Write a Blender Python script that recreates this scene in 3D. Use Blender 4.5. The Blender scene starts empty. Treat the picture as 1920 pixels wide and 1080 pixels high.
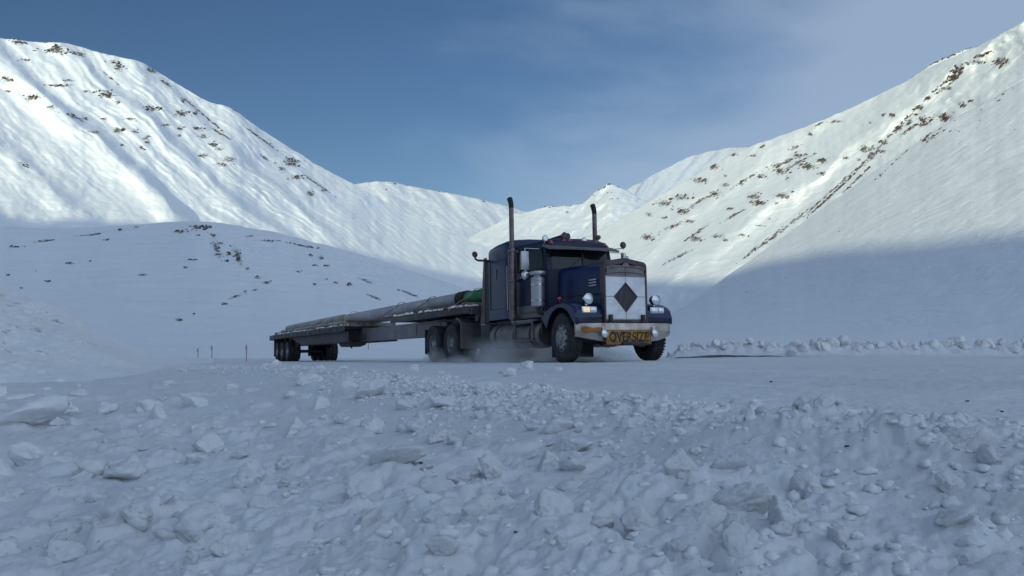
import bpy, bmesh, math, random
import numpy as np
from mathutils import Vector, Matrix
from mathutils.bvhtree import BVHTree
random.seed(7); rng = np.random.default_rng(11)
scene = bpy.context.scene
col = scene.collection
FPX, YH = 1544.0, 667.0
PITCH = math.atan((YH - 540) / FPX)

# ------------------------------------------------------------------ helpers
def tag(o, label=None, cat=None, group=None, kind=None):
    if label: o['label'] = label
    if cat: o['category'] = cat
    if group: o['group'] = group
    if kind: o['kind'] = kind
    return o

def ray(px, py):
    """world direction seen at a photograph pixel (camera at the origin)"""
    px = np.asarray(px, float); py = np.asarray(py, float)
    x = (px - 960) / FPX; z = (540 - py) / FPX
    c, s = math.cos(PITCH), math.sin(PITCH)
    return x, c - z * s, s + z * c

def at(px, py, R):
    x, y, z = ray(px, py)
    h = np.sqrt(x * x + y * y)
    return x / h * R, y / h * R, z / h * R

# gradient noise in numpy
_perm = np.arange(256); np.random.default_rng(3).shuffle(_perm); _perm = np.concatenate([_perm, _perm])
_ga = np.random.default_rng(4).uniform(0, 2 * np.pi, 256)
def pn(x, y):
    xi = np.floor(x).astype(int); yi = np.floor(y).astype(int)
    xf = x - xi; yf = y - yi
    u = xf * xf * xf * (xf * (xf * 6 - 15) + 10); v = yf * yf * yf * (yf * (yf * 6 - 15) + 10)
    def g(ix, iy, fx, fy):
        a = _ga[_perm[(_perm[ix & 255] + iy) & 255]]
        return np.cos(a) * fx + np.sin(a) * fy
    n00 = g(xi, yi, xf, yf); n10 = g(xi + 1, yi, xf - 1, yf)
    n01 = g(xi, yi + 1, xf, yf - 1); n11 = g(xi + 1, yi + 1, xf - 1, yf - 1)
    return (n00 * (1 - u) + n10 * u) * (1 - v) + (n01 * (1 - u) + n11 * u) * v
def fbm(x, y, o=4, g=.5):
    s = 0; a = 1
    for i in range(o):
        s = s + a * pn(x * 2 ** i + 17.3 * i, y * 2 ** i + 9.1 * i); a *= g
    return s
def worley(x, y):
    xi = np.floor(x).astype(int); yi = np.floor(y).astype(int); best = np.full(np.shape(x), 9.)
    for a in (-1, 0, 1):
        for b in (-1, 0, 1):
            h = _perm[(_perm[(xi + a) & 255] + yi + b) & 255]
            fx = xi + a + (h * .6180339) % 1; fy = yi + b + (h * .7548777) % 1
            best = np.minimum(best, (x - fx) ** 2 + (y - fy) ** 2)
    return np.sqrt(best)
def ridged(x, y, o=4):
    s = 0; a = 1
    for i in range(o):
        s = s + a * (1 - 2.2 * np.abs(pn(x * 2 ** i + 7.3 * i, y * 2 ** i + 3.1 * i))); a *= .5
    return s
def sstep(a, b, x):
    t = np.clip((x - a) / (b - a), 0, 1); return t * t * (3 - 2 * t)

def mesh_np(name, verts, faces, mat, smooth=True):
    me = bpy.data.meshes.new(name)
    nv = len(verts); nf = len(faces); k = faces.shape[1]
    me.vertices.add(nv); me.vertices.foreach_set('co', np.ascontiguousarray(verts, dtype=np.float32).ravel())
    me.loops.add(nf * k); me.loops.foreach_set('vertex_index', np.ascontiguousarray(faces, dtype=np.int32).ravel())
    me.polygons.add(nf); me.polygons.foreach_set('loop_start', np.arange(0, nf * k, k, dtype=np.int32))
    me.polygons.foreach_set('use_smooth', np.full(nf, smooth))
    me.update(calc_edges=True)
    me.materials.append(mat)
    o = bpy.data.objects.new(name, me); col.objects.link(o)
    return o

def grid_faces(nr, nc, wrap=False):
    r = np.arange(nr - 1)[:, None]; c = np.arange(nc if wrap else nc - 1)[None, :]
    c2 = (c + 1) % nc
    a = r * nc + c; b = r * nc + c2; d = (r + 1) * nc + c; e = (r + 1) * nc + c2
    return np.stack([a, b, e, d], -1).reshape(-1, 4)

# ------------------------------------------------------------------ materials
def mat(name, base=(.5, .5, .5), rough=.5, metal=0, spec=.5, coat=0, emit=None, es=0, bump=None, vary=None, alpha=None, trans=0):
    """bump=(scale,strength,distance); vary=(scale,other colour,lo,hi)"""
    m = bpy.data.materials.new(name); m.use_nodes = True
    nt = m.node_tree; b = nt.nodes['Principled BSDF']
    b.inputs['Base Color'].default_value = (*base, 1); b.inputs['Roughness'].default_value = rough
    b.inputs['Metallic'].default_value = metal; b.inputs['Specular IOR Level'].default_value = spec
    b.inputs['Coat Weight'].default_value = coat
    b.inputs['Transmission Weight'].default_value = trans
    if emit: b.inputs['Emission Color'].default_value = (*emit, 1); b.inputs['Emission Strength'].default_value = es
    tc = nt.nodes.new('ShaderNodeTexCoord')
    if vary:
        n = nt.nodes.new('ShaderNodeTexNoise'); n.inputs['Scale'].default_value = vary[0]; n.inputs['Detail'].default_value = 6
        r = nt.nodes.new('ShaderNodeMapRange'); r.inputs['From Min'].default_value = vary[2]; r.inputs['From Max'].default_value = vary[3]
        mx = nt.nodes.new('ShaderNodeMix'); mx.data_type = 'RGBA'
        mx.inputs['A'].default_value = (*base, 1); mx.inputs['B'].default_value = (*vary[1], 1)
        nt.links.new(tc.outputs['Object'], n.inputs['Vector']); nt.links.new(n.outputs['Fac'], r.inputs['Value'])
        nt.links.new(r.outputs['Result'], mx.inputs['Factor']); nt.links.new(mx.outputs['Result'], b.inputs['Base Color'])
    if bump:
        n = nt.nodes.new('ShaderNodeTexNoise'); n.inputs['Scale'].default_value = bump[0]; n.inputs['Detail'].default_value = 8
        n.inputs['Roughness'].default_value = .62
        bp = nt.nodes.new('ShaderNodeBump'); bp.inputs['Strength'].default_value = bump[1]; bp.inputs['Distance'].default_value = bump[2]
        nt.links.new(tc.outputs['Object'], n.inputs['Vector']); nt.links.new(n.outputs['Fac'], bp.inputs['Height'])
        nt.links.new(bp.outputs['Normal'], b.inputs['Normal'])
    return m

def mountain_snow(name, ang, base=(.80, .83, .86), rocky=.0, sc=1., warm=(.48, .45, .42), st=.32):
    """wind-packed snow: streaks stretched along the slope, thin gravelly patches"""
    m = bpy.data.materials.new(name); m.use_nodes = True
    nt = m.node_tree; b = nt.nodes['Principled BSDF']; N = nt.nodes.new; L = nt.links.new
    b.inputs['Roughness'].default_value = .75; b.inputs['Specular IOR Level'].default_value = .15
    tc = N('ShaderNodeTexCoord'); mp = N('ShaderNodeMapping')
    mp.inputs['Rotation'].default_value = (0, ang, 0); mp.inputs['Scale'].default_value = (.012 * sc, .02 * sc, .11 * sc)
    L(tc.outputs['Object'], mp.inputs['Vector'])
    n1 = N('ShaderNodeTexNoise'); n1.inputs['Scale'].default_value = 1; n1.inputs['Detail'].default_value = 9; n1.inputs['Roughness'].default_value = .6
    n1.inputs['Distortion'].default_value = .6
    L(mp.outputs['Vector'], n1.inputs['Vector'])
    bp = N('ShaderNodeBump'); bp.inputs['Strength'].default_value = st; bp.inputs['Distance'].default_value = 8 / sc
    L(n1.outputs['Fac'], bp.inputs['Height']); L(bp.outputs['Normal'], b.inputs['Normal'])
    n2 = N('ShaderNodeTexNoise'); n2.inputs['Scale'].default_value = .11 * sc; n2.inputs['Detail'].default_value = 12; n2.inputs['Roughness'].default_value = .72
    n3 = N('ShaderNodeTexNoise'); n3.inputs['Scale'].default_value = .012 * sc; n3.inputs['Detail'].default_value = 3
    L(tc.outputs['Object'], n2.inputs['Vector']); L(mp.outputs['Vector'], n3.inputs['Vector'])
    ad = N('ShaderNodeMath'); ad.operation = 'MULTIPLY_ADD'; ad.inputs[1].default_value = .8
    L(n3.outputs['Fac'], ad.inputs[0]); L(n2.outputs['Fac'], ad.inputs[2])
    r = N('ShaderNodeMapRange'); r.inputs['From Min'].default_value = 1.08 - rocky; r.inputs['From Max'].default_value = 1.2 - rocky
    r.inputs['To Max'].default_value = .75
    L(ad.outputs[0], r.inputs['Value'])
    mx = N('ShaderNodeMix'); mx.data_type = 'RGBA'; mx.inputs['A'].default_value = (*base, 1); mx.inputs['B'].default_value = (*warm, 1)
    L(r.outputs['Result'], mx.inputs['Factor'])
    # bare rock showing where the wind keeps the outcrops clear
    at_ = N('ShaderNodeAttribute'); at_.attribute_name = 'scree'
    n5 = N('ShaderNodeTexNoise'); n5.inputs['Scale'].default_value = .16 * max(sc, .8); n5.inputs['Detail'].default_value = 8; n5.inputs['Roughness'].default_value = .7
    L(tc.outputs['Object'], n5.inputs['Vector'])
    m5 = N('ShaderNodeMath'); m5.operation = 'MULTIPLY_ADD'; m5.inputs[1].default_value = .34; L(at_.outputs['Fac'], m5.inputs[0]); L(n5.outputs['Fac'], m5.inputs[2])
    r5 = N('ShaderNodeMapRange'); r5.inputs['From Min'].default_value = .74; r5.inputs['From Max'].default_value = .84; r5.inputs['To Max'].default_value = .9; L(m5.outputs[0], r5.inputs['Value'])
    m6 = N('ShaderNodeMath'); m6.operation = 'MULTIPLY'; g6 = N('ShaderNodeMapRange'); g6.inputs['From Max'].default_value = .3; L(at_.outputs['Fac'], g6.inputs['Value']); L(g6.outputs['Result'], m6.inputs[0]); L(r5.outputs['Result'], m6.inputs[1])
    m7 = N('ShaderNodeMix'); m7.data_type = 'RGBA'; m7.inputs['B'].default_value = (.12, .09, .08, 1); L(mx.outputs['Result'], m7.inputs['A']); L(m6.outputs[0], m7.inputs['Factor']); L(m7.outputs['Result'], b.inputs['Base Color'])
    return m

def ground_snow():
    m = bpy.data.materials.new('ground_snow'); m.use_nodes = True
    nt = m.node_tree; b = nt.nodes['Principled BSDF']; N = nt.nodes.new; L = nt.links.new
    b.inputs['Roughness'].default_value = .65; b.inputs['Specular IOR Level'].default_value = .2
    tc = N('ShaderNodeTexCoord')
    def noise(s, d, r=.6):
        n = N('ShaderNodeTexNoise'); n.inputs['Scale'].default_value = s; n.inputs['Detail'].default_value = d; n.inputs['Roughness'].default_value = r
        L(tc.outputs['Object'], n.inputs['Vector']); return n
    n1 = noise(9, 10, .65); bp = N('ShaderNodeBump'); bp.inputs['Strength'].default_value = .55; bp.inputs['Distance'].default_value = .03
    L(n1.outputs['Fac'], bp.inputs['Height'])
    n4 = noise(70, 6, .6); bp2 = N('ShaderNodeBump'); bp2.inputs['Strength'].default_value = .3; bp2.inputs['Distance'].default_value = .005
    L(n4.outputs['Fac'], bp2.inputs['Height']); L(bp.outputs['Normal'], bp2.inputs['Normal']); L(bp2.outputs['Normal'], b.inputs['Normal'])
    # scattered grit frozen into the snow
    n2 = noise(38, 3, .5); r = N('ShaderNodeMapRange'); r.inputs['From Min'].default_value = .715; r.inputs['From Max'].default_value = .77
    L(n2.outputs['Fac'], r.inputs['Value'])
    n3 = noise(.35, 5, .6); r3 = N('ShaderNodeMapRange'); r3.inputs['From Min'].default_value = .35; r3.inputs['From Max'].default_value = .7
    L(n3.outputs['Fac'], r3.inputs['Value'])
    c1 = N('ShaderNodeMix'); c1.data_type = 'RGBA'; c1.inputs['A'].default_value = (.73, .745, .765, 1); c1.inputs['B'].default_value = (.66, .665, .675, 1)
    L(r3.outputs['Result'], c1.inputs['Factor'])
    # packed tracks and scrape marks running along the road
    mp = N('ShaderNodeMapping'); mp.vector_type = 'TEXTURE'; mp.inputs['Rotation'].default_value = (0, 0, math.atan2(-math.cos(.4692), math.sin(.4692))); mp.inputs['Scale'].default_value = (9, .35, 1)
    L(tc.outputs['Object'], mp.inputs['Vector']); n6 = N('ShaderNodeTexNoise'); n6.inputs['Scale'].default_value = 1; n6.inputs['Detail'].default_value = 6; L(mp.outputs['Vector'], n6.inputs['Vector'])
    r6 = N('ShaderNodeMapRange'); r6.inputs['From Min'].default_value = .48; r6.inputs['From Max'].default_value = .68; r6.inputs['To Max'].default_value = .7; L(n6.outputs['Fac'], r6.inputs['Value'])
    c6 = N('ShaderNodeMix'); c6.data_type = 'RGBA'; c6.inputs['B'].default_value = (.65, .655, .675, 1); L(r6.outputs['Result'], c6.inputs['Factor']); L(c1.outputs['Result'], c6.inputs['A'])
    b6 = N('ShaderNodeBump'); b6.inputs['Strength'].default_value = .5; b6.inputs['Distance'].default_value = .03; L(n6.outputs['Fac'], b6.inputs['Height']); L(b6.outputs['Normal'], bp.inputs['Normal'])
    c2 = N('ShaderNodeMix'); c2.data_type = 'RGBA'; c2.inputs['B'].default_value = (.22, .18, .15, 1)
    L(c6.outputs['Result'], c2.inputs['A']); L(r.outputs['Result'], c2.inputs['Factor']); L(c2.outputs['Result'], b.inputs['Base Color'])
    return m

M = {}
M['ground'] = ground_snow()
M['snow'] = mat('chunk_snow', (.82, .83, .84), .65, spec=.15, bump=(14, .6, .02), vary=(3, (.76, .775, .78), .4, .75))
M['crumb'] = mat('crumb_snow', (.78, .79, .795), .75, spec=.1, bump=(60, .5, .01))
M['berm'] = mat('berm_snow', (.86, .86, .85), .6, spec=.2, bump=(9, .6, .03), vary=(2.5, (.78, .77, .74), .45, .75))
M['bank'] = mat('bank_snow', (.82, .83, .84), .7, spec=.15, bump=(1.3, .7, .18), vary=(.25, (.76, .76, .76), .4, .7))
M['rock'] = mat('rock', (.075, .052, .048), .9, spec=.2, vary=(.15, (.125, .09, .08), .35, .65))
M['rock2'] = mat('rock_dark', (.06, .052, .05), .9, spec=.2, vary=(.15, (.12, .10, .09), .35, .65))
M['paint'] = mat('navy_paint', (.006, .015, .070), .36, spec=.4, coat=.2, vary=(2.2, (.012, .022, .065), .42, .72))
M['paint2'] = mat('navy_paint_dusty', (.007, .012, .045), .48, spec=.35, coat=.1, vary=(3, (.014, .018, .040), .4, .7))
M['brown'] = mat('oxidised_trim', (.06, .035, .036), .45, vary=(5, (.10, .07, .07), .4, .7))
M['chrome'] = mat('chrome', (.62, .62, .62), .16, 1, vary=(4, (.40, .37, .35), .4, .75))
M['dullmetal'] = mat('dull_metal', (.24, .22, .22), .52, .7, vary=(4, (.16, .14, .14), .4, .7))
M['bumper'] = mat('bumper_chrome', (.52, .47, .43), .32, .8, vary=(3.5, (.24, .18, .14), .40, .70))
M['stack'] = mat('exhaust_metal', (.20, .165, .165), .4, .8, vary=(6, (.11, .08, .08), .4, .7))
M['soot_hollow_black'] = mat('soot_hollow_black', (.02, .018, .02), .8)
M['black'] = mat('black_rubber', (.017, .017, .019), .75, bump=(30, .3, .01), vary=(5, (.045, .046, .055), .45, .75))
M['frame'] = mat('frame_black', (.020, .019, .022), .6, vary=(4, (.05, .045, .045), .45, .75))
M['rim'] = mat('rim_metal', (.34, .33, .33), .55, .4, vary=(7, (.14, .13, .13), .4, .7))
M['glass'] = mat('window_glass', (.006, .010, .013), .06, spec=.45)
M['seat'] = mat('seat_vinyl', (.03, .03, .035), .7)
M['cover'] = mat('white_canvas', (.80, .81, .82), .75, spec=.2, bump=(4, .9, .05), vary=(3.5, (.60, .59, .59), .45, .75))
M['grillebar'] = mat('grille_bars', (.16, .15, .16), .5, .3)
M['grilleback'] = mat('radiator_core', (.055, .052, .058), .8)
M['lens'] = mat('headlamp_glass', (.75, .8, .82), .08, .55, coat=.6)
M['amberlit'] = mat('lit_turn_signal', (.8, .55, .3), .3, emit=(1., .78, .45), es=.55)
M['amber'] = mat('amber_lens', (.65, .28, .08), .25, coat=.5)
M['red'] = mat('red_lens', (.35, .02, .03), .25, coat=.5)
M['yellow'] = mat('sign_yellow', (.46, .22, .035), .65, vary=(8, (.13, .085, .05), .40, .66))
M['black_text'] = mat('sign_lettering', (.022, .016, .012), .7, vary=(9, (.16, .09, .035), .5, .66))
M['orange'] = mat('orange_banner', (.42, .17, .04), .8, vary=(6, (.2, .09, .04), .4, .7))
M['badge'] = mat('badge_metal', (.55, .55, .57), .3, .7)
M['wood'] = mat('weathered_wood', (.16, .115, .10), .85, bump=(12, .4, .01), vary=(4, (.30, .25, .23), .4, .7))
M['redwood'] = mat('red_timber', (.17, .075, .06), .8, vary=(3, (.10, .06, .055), .4, .7))
M['beam'] = mat('trailer_beam', (.17, .165, .18), .5, .2, vary=(2, (.26, .24, .24), .4, .72))
M['beamd'] = mat('trailer_dark', (.05, .045, .05), .6, .2, vary=(3, (.10, .085, .085), .4, .72))
M['pipe'] = mat('grey_pipe', (.33, .32, .33), .55, .1, bump=(2, .3, .02), vary=(1.6, (.46, .45, .45), .4, .7))
M['pipew'] = mat('wrapped_pipe', (.42, .39, .38), .75, vary=(3, (.25, .22, .22), .4, .7))
M['tan'] = mat('tan_band', (.33, .25, .14), .75)
M['green'] = mat('green_cap', (.02, .20, .065), .55, vary=(6, (.015, .12, .05), .4, .7))
M['stake'] = mat('stake_orange', (.42, .30, .31), .7)
M['pavement'] = mat('bare_pavement', (.06, .055, .055), .8, vary=(6, (.3, .3, .32), .5, .75))
M['mirrorback'] = mat('mirror_shell', (.42, .42, .44), .38, .85)

# ------------------------------------------------------------------ truck frame (fitted) and ground
TH = 0.4692; ROLL = .0151; TP = .0051
TO = np.array([2.109, 17.922, -.1224])
th = np.array([math.sin(TH) * math.cos(TP), -math.cos(TH) * math.cos(TP), math.sin(TP)])
tl = np.array([math.cos(TH) * math.cos(ROLL), math.sin(TH) * math.cos(ROLL), math.sin(ROLL)])
tl = tl - th * tl.dot(th); tl /= np.linalg.norm(tl)
tu = np.cross(th, tl)
HX, HY = math.sin(TH), -math.cos(TH)           # heading on the ground
RX, RY = HY, -HX                               # to the truck's right (towards camera and left)

def berm_y(X): return 23.3 - .25 * np.exp(-((X - 4) / 2.) ** 2) + .012 * (X - 8) ** 2
LUMPS = []
def make_lumps():
    r = random.Random(5)
    while len(LUMPS) < 800:
        px = r.uniform(-60, 1980); py = 690 + 400 * r.random() ** 1.1
        x, y, z = ray(px, py); t = -.5 / float(z)
        if t > 15: continue
        x, y = float(x) * t, float(y) * t
        d = (x - TO[0]) * RX + (y - TO[1]) * RY
        if d < 7.9 or (px > 1150 and r.random() < .45): continue
        sz = r.choice((.04, .05, .065, .08, .10, .13, .16)) * (.8 + .03 * t)
        LUMPS.append((x, y, r.uniform(0, 3.14), sz, sz * r.uniform(.55, .95), sz * r.uniform(.2, .42) * min(1, .10 / sz) ** .5, r.uniform(-.45, .45), r.uniform(1.8, 4)))
    while len(LUMPS) < 1180:                       # windrow and berm
        q = r.random()
        if True:
            sv = r.uniform(2, 15.5); d = r.gauss(7.15, .25); x = TO[0] + HX * sv + RX * d; y = TO[1] + HY * sv + RY * d; sz = r.choice((.04, .05, .07, .09)) * (1 if y < 7 else .7); h = sz * r.uniform(.25, .5)
        else:
            x = r.uniform(4.3, 17); y = 23.25 + .012 * (x - 8) ** 2 + r.gauss(0, .22); sz = r.choice((.12, .16, .22, .3)); h = sz * r.uniform(.6, 1.1)
        if y < 1.5: continue
        LUMPS.append((x, y, r.uniform(0, 3.14), sz, sz * r.uniform(.6, .95), h, r.uniform(-.5, .5), r.uniform(1.8, 4)))
make_lumps()
def zground(X, Y, fine=True):
    s = (X - TO[0]) * HX + (Y - TO[1]) * HY
    d = (X - TO[0]) * RX + (Y - TO[1]) * RY
    dc = np.clip(d, -7, 6); sc = np.clip(s, -60, 14)
    z = TO[2] + (-ROLL) * dc + TP * sc
    z = z - .50 * sstep(5.7, 10.8, d)
    R = np.sqrt(X * X + Y * Y)
    far = sstep(60, 200, R)
    z = z - .13 * sstep(2, 10, s) * sstep(3.2, 6.5, d)
    # near windrow
    w = fbm(s * .9, d * .9, 3)
    z = z + (.05 - .015 * sstep(8, 12, s)) * np.exp(-((d - 7.15 + .5 * w) / .75) ** 2) * (1 + .9 * w) * (1 - sstep(6, 30, -s))
    # foreground bank lumps
    bank = sstep(8.0, 9.3, d + .7 * fbm(X * .5, Y * .5, 2))
    z = z + bank * (.07 * fbm(X * 1.1 + 3, Y * 1.1, 4) + .02)
    # big mounds, lower right of the picture
    for (mx, my, mr, mh) in ((1.0, 3.35, .42, .13), (.62, 2.75, .36, .10), (1.45, 3.0, .30, .07), (.15, 2.5, .4, .07), (-1.3, 3.2, .4, .05), (-.5, 3.9, .4, .07)):
        z = z + mh * np.exp(-((X - mx) ** 2 + ((Y - my) * 1.2) ** 2) / mr ** 2)
    # berm base at the far side of the road
    z = z + .22 * np.exp(-((Y - berm_y(X)) / .42) ** 2) * sstep(3.9, 5.5, X) * (1 - sstep(30, 36, X))
    # tyre ruts
    rut = sum(np.exp(-((d - q) / .28) ** 2) for q in (-1.05, 1.05, 3.3, 4.9))
    z = z - .028 * rut * (1 + .5 * fbm(s * .3, d, 2)) * (R > 6)
    z = z * (1 - far) + far * (-.4)
    z = z + .05 * fbm(X * .12, Y * .12, 3) * sstep(8, 20, R) * (np.abs(d) > 3)
    if fine:
        ZL = np.zeros_like(z)
        for (lx, ly, la, lu, lv, lh, lt, lp) in LUMPS:
            m = (np.abs(X - lx) < lu * 1.5) & (np.abs(Y - ly) < lu * 1.5)
            if not m.any(): continue
            dx = X[m] - lx; dy = Y[m] - ly; ca, sa = math.cos(la), math.sin(la)
            u = (dx * ca + dy * sa) / lu; w_ = (-dx * sa + dy * ca) / lv
            e = (np.abs(u) ** lp + np.abs(w_) ** lp) ** (1 / lp) * (1 + .25 * pn(dx / lu * 1.7 + lx * 9, dy / lu * 1.7 + ly * 9))
            ZL[m] = np.maximum(ZL[m], lh * (1 - sstep(.66, 1.02, e)) * (1 + .35 * pn(dx / lu * 3, dy / lu * 3)) * (1 + lt * u))
        z = z + ZL
        rough = .55 + .45 * sstep(5.4, 6.6, d) * (1 - .45 * sstep(7.6, 8.2, d) * (1 - sstep(8.6, 9.2, d)))
        z = z + rough * (.022 * fbm(X * 3.1, Y * 3.1, 4, .55) * (1 - sstep(30, 60, R)))
        z = z + rough * .008 * fbm(X * 11, Y * 11, 3) * (1 - sstep(8, 20, R))
        # crumbly clods: cellular bumps in patches
        wx = X + .05 * pn(X * 9, Y * 9); wy = Y + .05 * pn(X * 9 + 40, Y * 9)
        wr = np.exp(-((d - 7.15) / .5) ** 2) * (1 - sstep(16, 30, -s)); bk = sstep(7.9, 8.9, d + .5 * w) * (.25 + .75 * sstep(-.25, .2, fbm(X * .8 + 20, Y * .8, 2)))
        p1 = sstep(-.12, .35, fbm(X * 1.3 + 5, Y * 1.3, 3)); near = 1 - sstep(14, 26, R)
        def cl(f, h): return h * np.clip(1 - 1.25 * worley(wx * f, wy * f), 0, 1) ** .7
        z = z + near * (bk * p1 * cl(5.5, .055) + bk * (.2 + .6 * p1) * cl(11, .022) + (bk + wr) * cl(24, .006) + wr * cl(9, .045) * (.5 + .5 * p1) + wr * cl(15, .022))
        z = z + near * .0035 * rough * fbm(X * 40, Y * 40, 2)
        bm_ = np.exp(-((Y - berm_y(X)) / .42) ** 2) * (X > 4.4) * (X < 40)
        if np.any(bm_ > .01):
            z = z + bm_ * ((.10 * fbm(X * 1.9, Y * 1.9, 4, .6)) + .16 * np.clip(1 - 1.2 * worley(X * 2.6, Y * 2.6), 0, 1) + .07 * np.clip(1 - 1.2 * worley(X * 6, Y * 6), 0, 1))
    return z

def road_z(X, Y): return zground(X, Y, False)

def build_ground():
    a_in = np.radians(np.linspace(-40, 40, 980)); 
    a_out = np.radians(np.linspace(40, 320, 72))[1:-1]
    A = np.concatenate([a_in, a_out]); nc = len(A)
    R = np.concatenate([np.geomspace(.25, .8, 8)[:-1], np.geomspace(.8, 60, 960), np.geomspace(60, 9000, 50)[1:]])
    RR, AA = np.meshgrid(R, A, indexing='ij')
    X = RR * np.sin(AA); Y = RR * np.cos(AA)
    Z = zground(X, Y)
    V = np.stack([X, Y, Z], -1).reshape(-1, 3)
    F = grid_faces(len(R), nc, True)[:, ::-1]
    c = len(V); V = np.vstack([V, [[0, 0, float(zground(np.array([0.]), np.array([0.]))[0])]]])
    o = mesh_np('ground', V, F, M['ground'])
    tag(o, kind='structure')
    return o
ground = build_ground()

# ------------------------------------------------------------------ mountains
def interp(ctrl, x):
    c = np.array(ctrl, float); return np.interp(x, c[:, 0], c[:, 1])
def smooth_interp(ctrl, x, w=14):
    k = np.linspace(-w, w, 9); return np.mean([interp(ctrl, x + q) for q in k], 0)

def mountain(name, ridge, base, R0, R1, nu, nv, disp, material, jitter=1.2, pw=1.0, back=(350, .5), w=8, scree=None):
    x0, x1 = ridge[0][0], ridge[-1][0]
    PX = np.linspace(x0, x1, nu)
    v = np.linspace(0, 1, nv)
    rid = smooth_interp(ridge, PX, w) + jitter * fbm(PX / 23., PX * 0 + .3, 4) * 1.6
    bas = interp(base, PX)
    r0 = interp(R0, PX); r1 = interp(R1, PX)
    VV, XX = np.meshgrid(v, PX, indexing='ij')
    PY = bas[None] * (1 - VV) + rid[None] * VV
    RR = r0[None] + (r1 - r0)[None] * VV ** pw
    RR = RR + disp(XX, PY, VV, RR)
    X, Y, Z = at(XX, PY, RR)
    rows = [np.stack([X, Y, Z], -1)]
    Xl, Yl, Zl = X[-1], Y[-1], Z[-1]; Rl = np.sqrt(Xl ** 2 + Yl ** 2)
    for k in (.03, .1, .25, .5, .75, 1.0):
        q = (Rl + back[0] * k) / Rl
        rows.append(np.stack([Xl * q, Yl * q, Zl - (Zl + 2) * (k ** 1.3)], -1)[None])
    V = np.concatenate(rows, 0)
    nr = V.shape[0]
    o = mesh_np(name, V.reshape(-1, 3), grid_faces(nr, nu), material)
    if scree:
        cl, sc_, of = scree; A = np.zeros_like(XX)
        for c in cl:
            cx, cy, ax, ay = of[0] + c[0] / sc_, of[1] + c[1] / sc_, c[2] / sc_ * .8 + 2, c[3] / sc_ * .9 + 2; sl = c[5] if len(c) > 5 else 0
            A = np.maximum(A, np.exp(-(((XX - cx) / ax) ** 2 + ((PY - cy - sl * (XX - cx)) / ay) ** 2) * .8))
        full = np.zeros((nr, nu)); full[:A.shape[0]] = A
        at_ = o.data.attributes.new('scree', 'FLOAT', 'POINT'); at_.data.foreach_set('value', full.ravel().astype(np.float32))
    tag(o, kind='structure')
    return o

def saw(s, crests, wl, wr):
    """ribs: gentle on the left of each crest, steep on the right"""
    h = np.zeros_like(s)
    for c, a in crests:
        d = s - c
        h = h + a * np.where(d < 0, np.exp(-(d / wl) ** 2), np.exp(-(d / wr) ** 2))
    return h

left_c = [(90, 105, 50, 15), (290, 145, 80, 25), (400, 165, 45, 12, 16, .3), (600, 230, 45, 22), (575, 205, 40, 10), (770, 250, 50, 12, 16, .3), (840, 315, 60, 8, 20, .7), (930, 400, 18, 14), (40, 295, 50, 12, 14, .3), (40, 355, 30, 6),
          (160, 385, 50, 15), (260, 435, 30, 10), (300, 325, 100, 7), (430, 352, 25, 5), (540, 370, 60, 24, 40), (600, 410, 20, 8), (760, 440, 50, 15), (920, 465, 60, 20, 40), (985, 465, 20, 10),
          (380, 485, 60, 8, 16, .25), (430, 490, 20, 6), (530, 495, 30, 4), (660, 495, 40, 6), (840, 525, 40, 5), (915, 540, 30, 12), (1000, 542, 50, 8, 20), (600, 550, 40, 15), (680, 555, 30, 10),
          (740, 590, 25, 12, 14), (910, 578, 15, 7), (1030, 580, 30, 12, 16), (1080, 625, 40, 12), (1110, 648, 30, 8), (1030, 680, 35, 12, 14), (720, 640, 20, 12), (620, 625, 10, 5), (1160, 700, 40, 12),
          (1470, 715, 60, 26, 50), (1430, 745, 25, 12), (1500, 790, 32, 14, 24), (1570, 870, 28, 14, 20), (1640, 855, 30, 6), (1340, 690, 40, 5, 10, .6), (1120, 570, 90, 6, 24, .6), (1120, 725, 50, 8),
          (120, 725, 30, 7, 10, .5), (1060, 500, 120, 5, 30, .85), (1330, 600, 150, 5, 44, .72), (1600, 820, 120, 5, 26, .68), (1190, 450, 40, 5, 12, .4), (560, 285, 60, 6, 10, .8), (990, 440, 60, 5, 14, .8), (130, 195, 50, 8), (480, 560, 40, 10, 6), (350, 300, 30, 8), (750, 610, 20, 8)]
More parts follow.
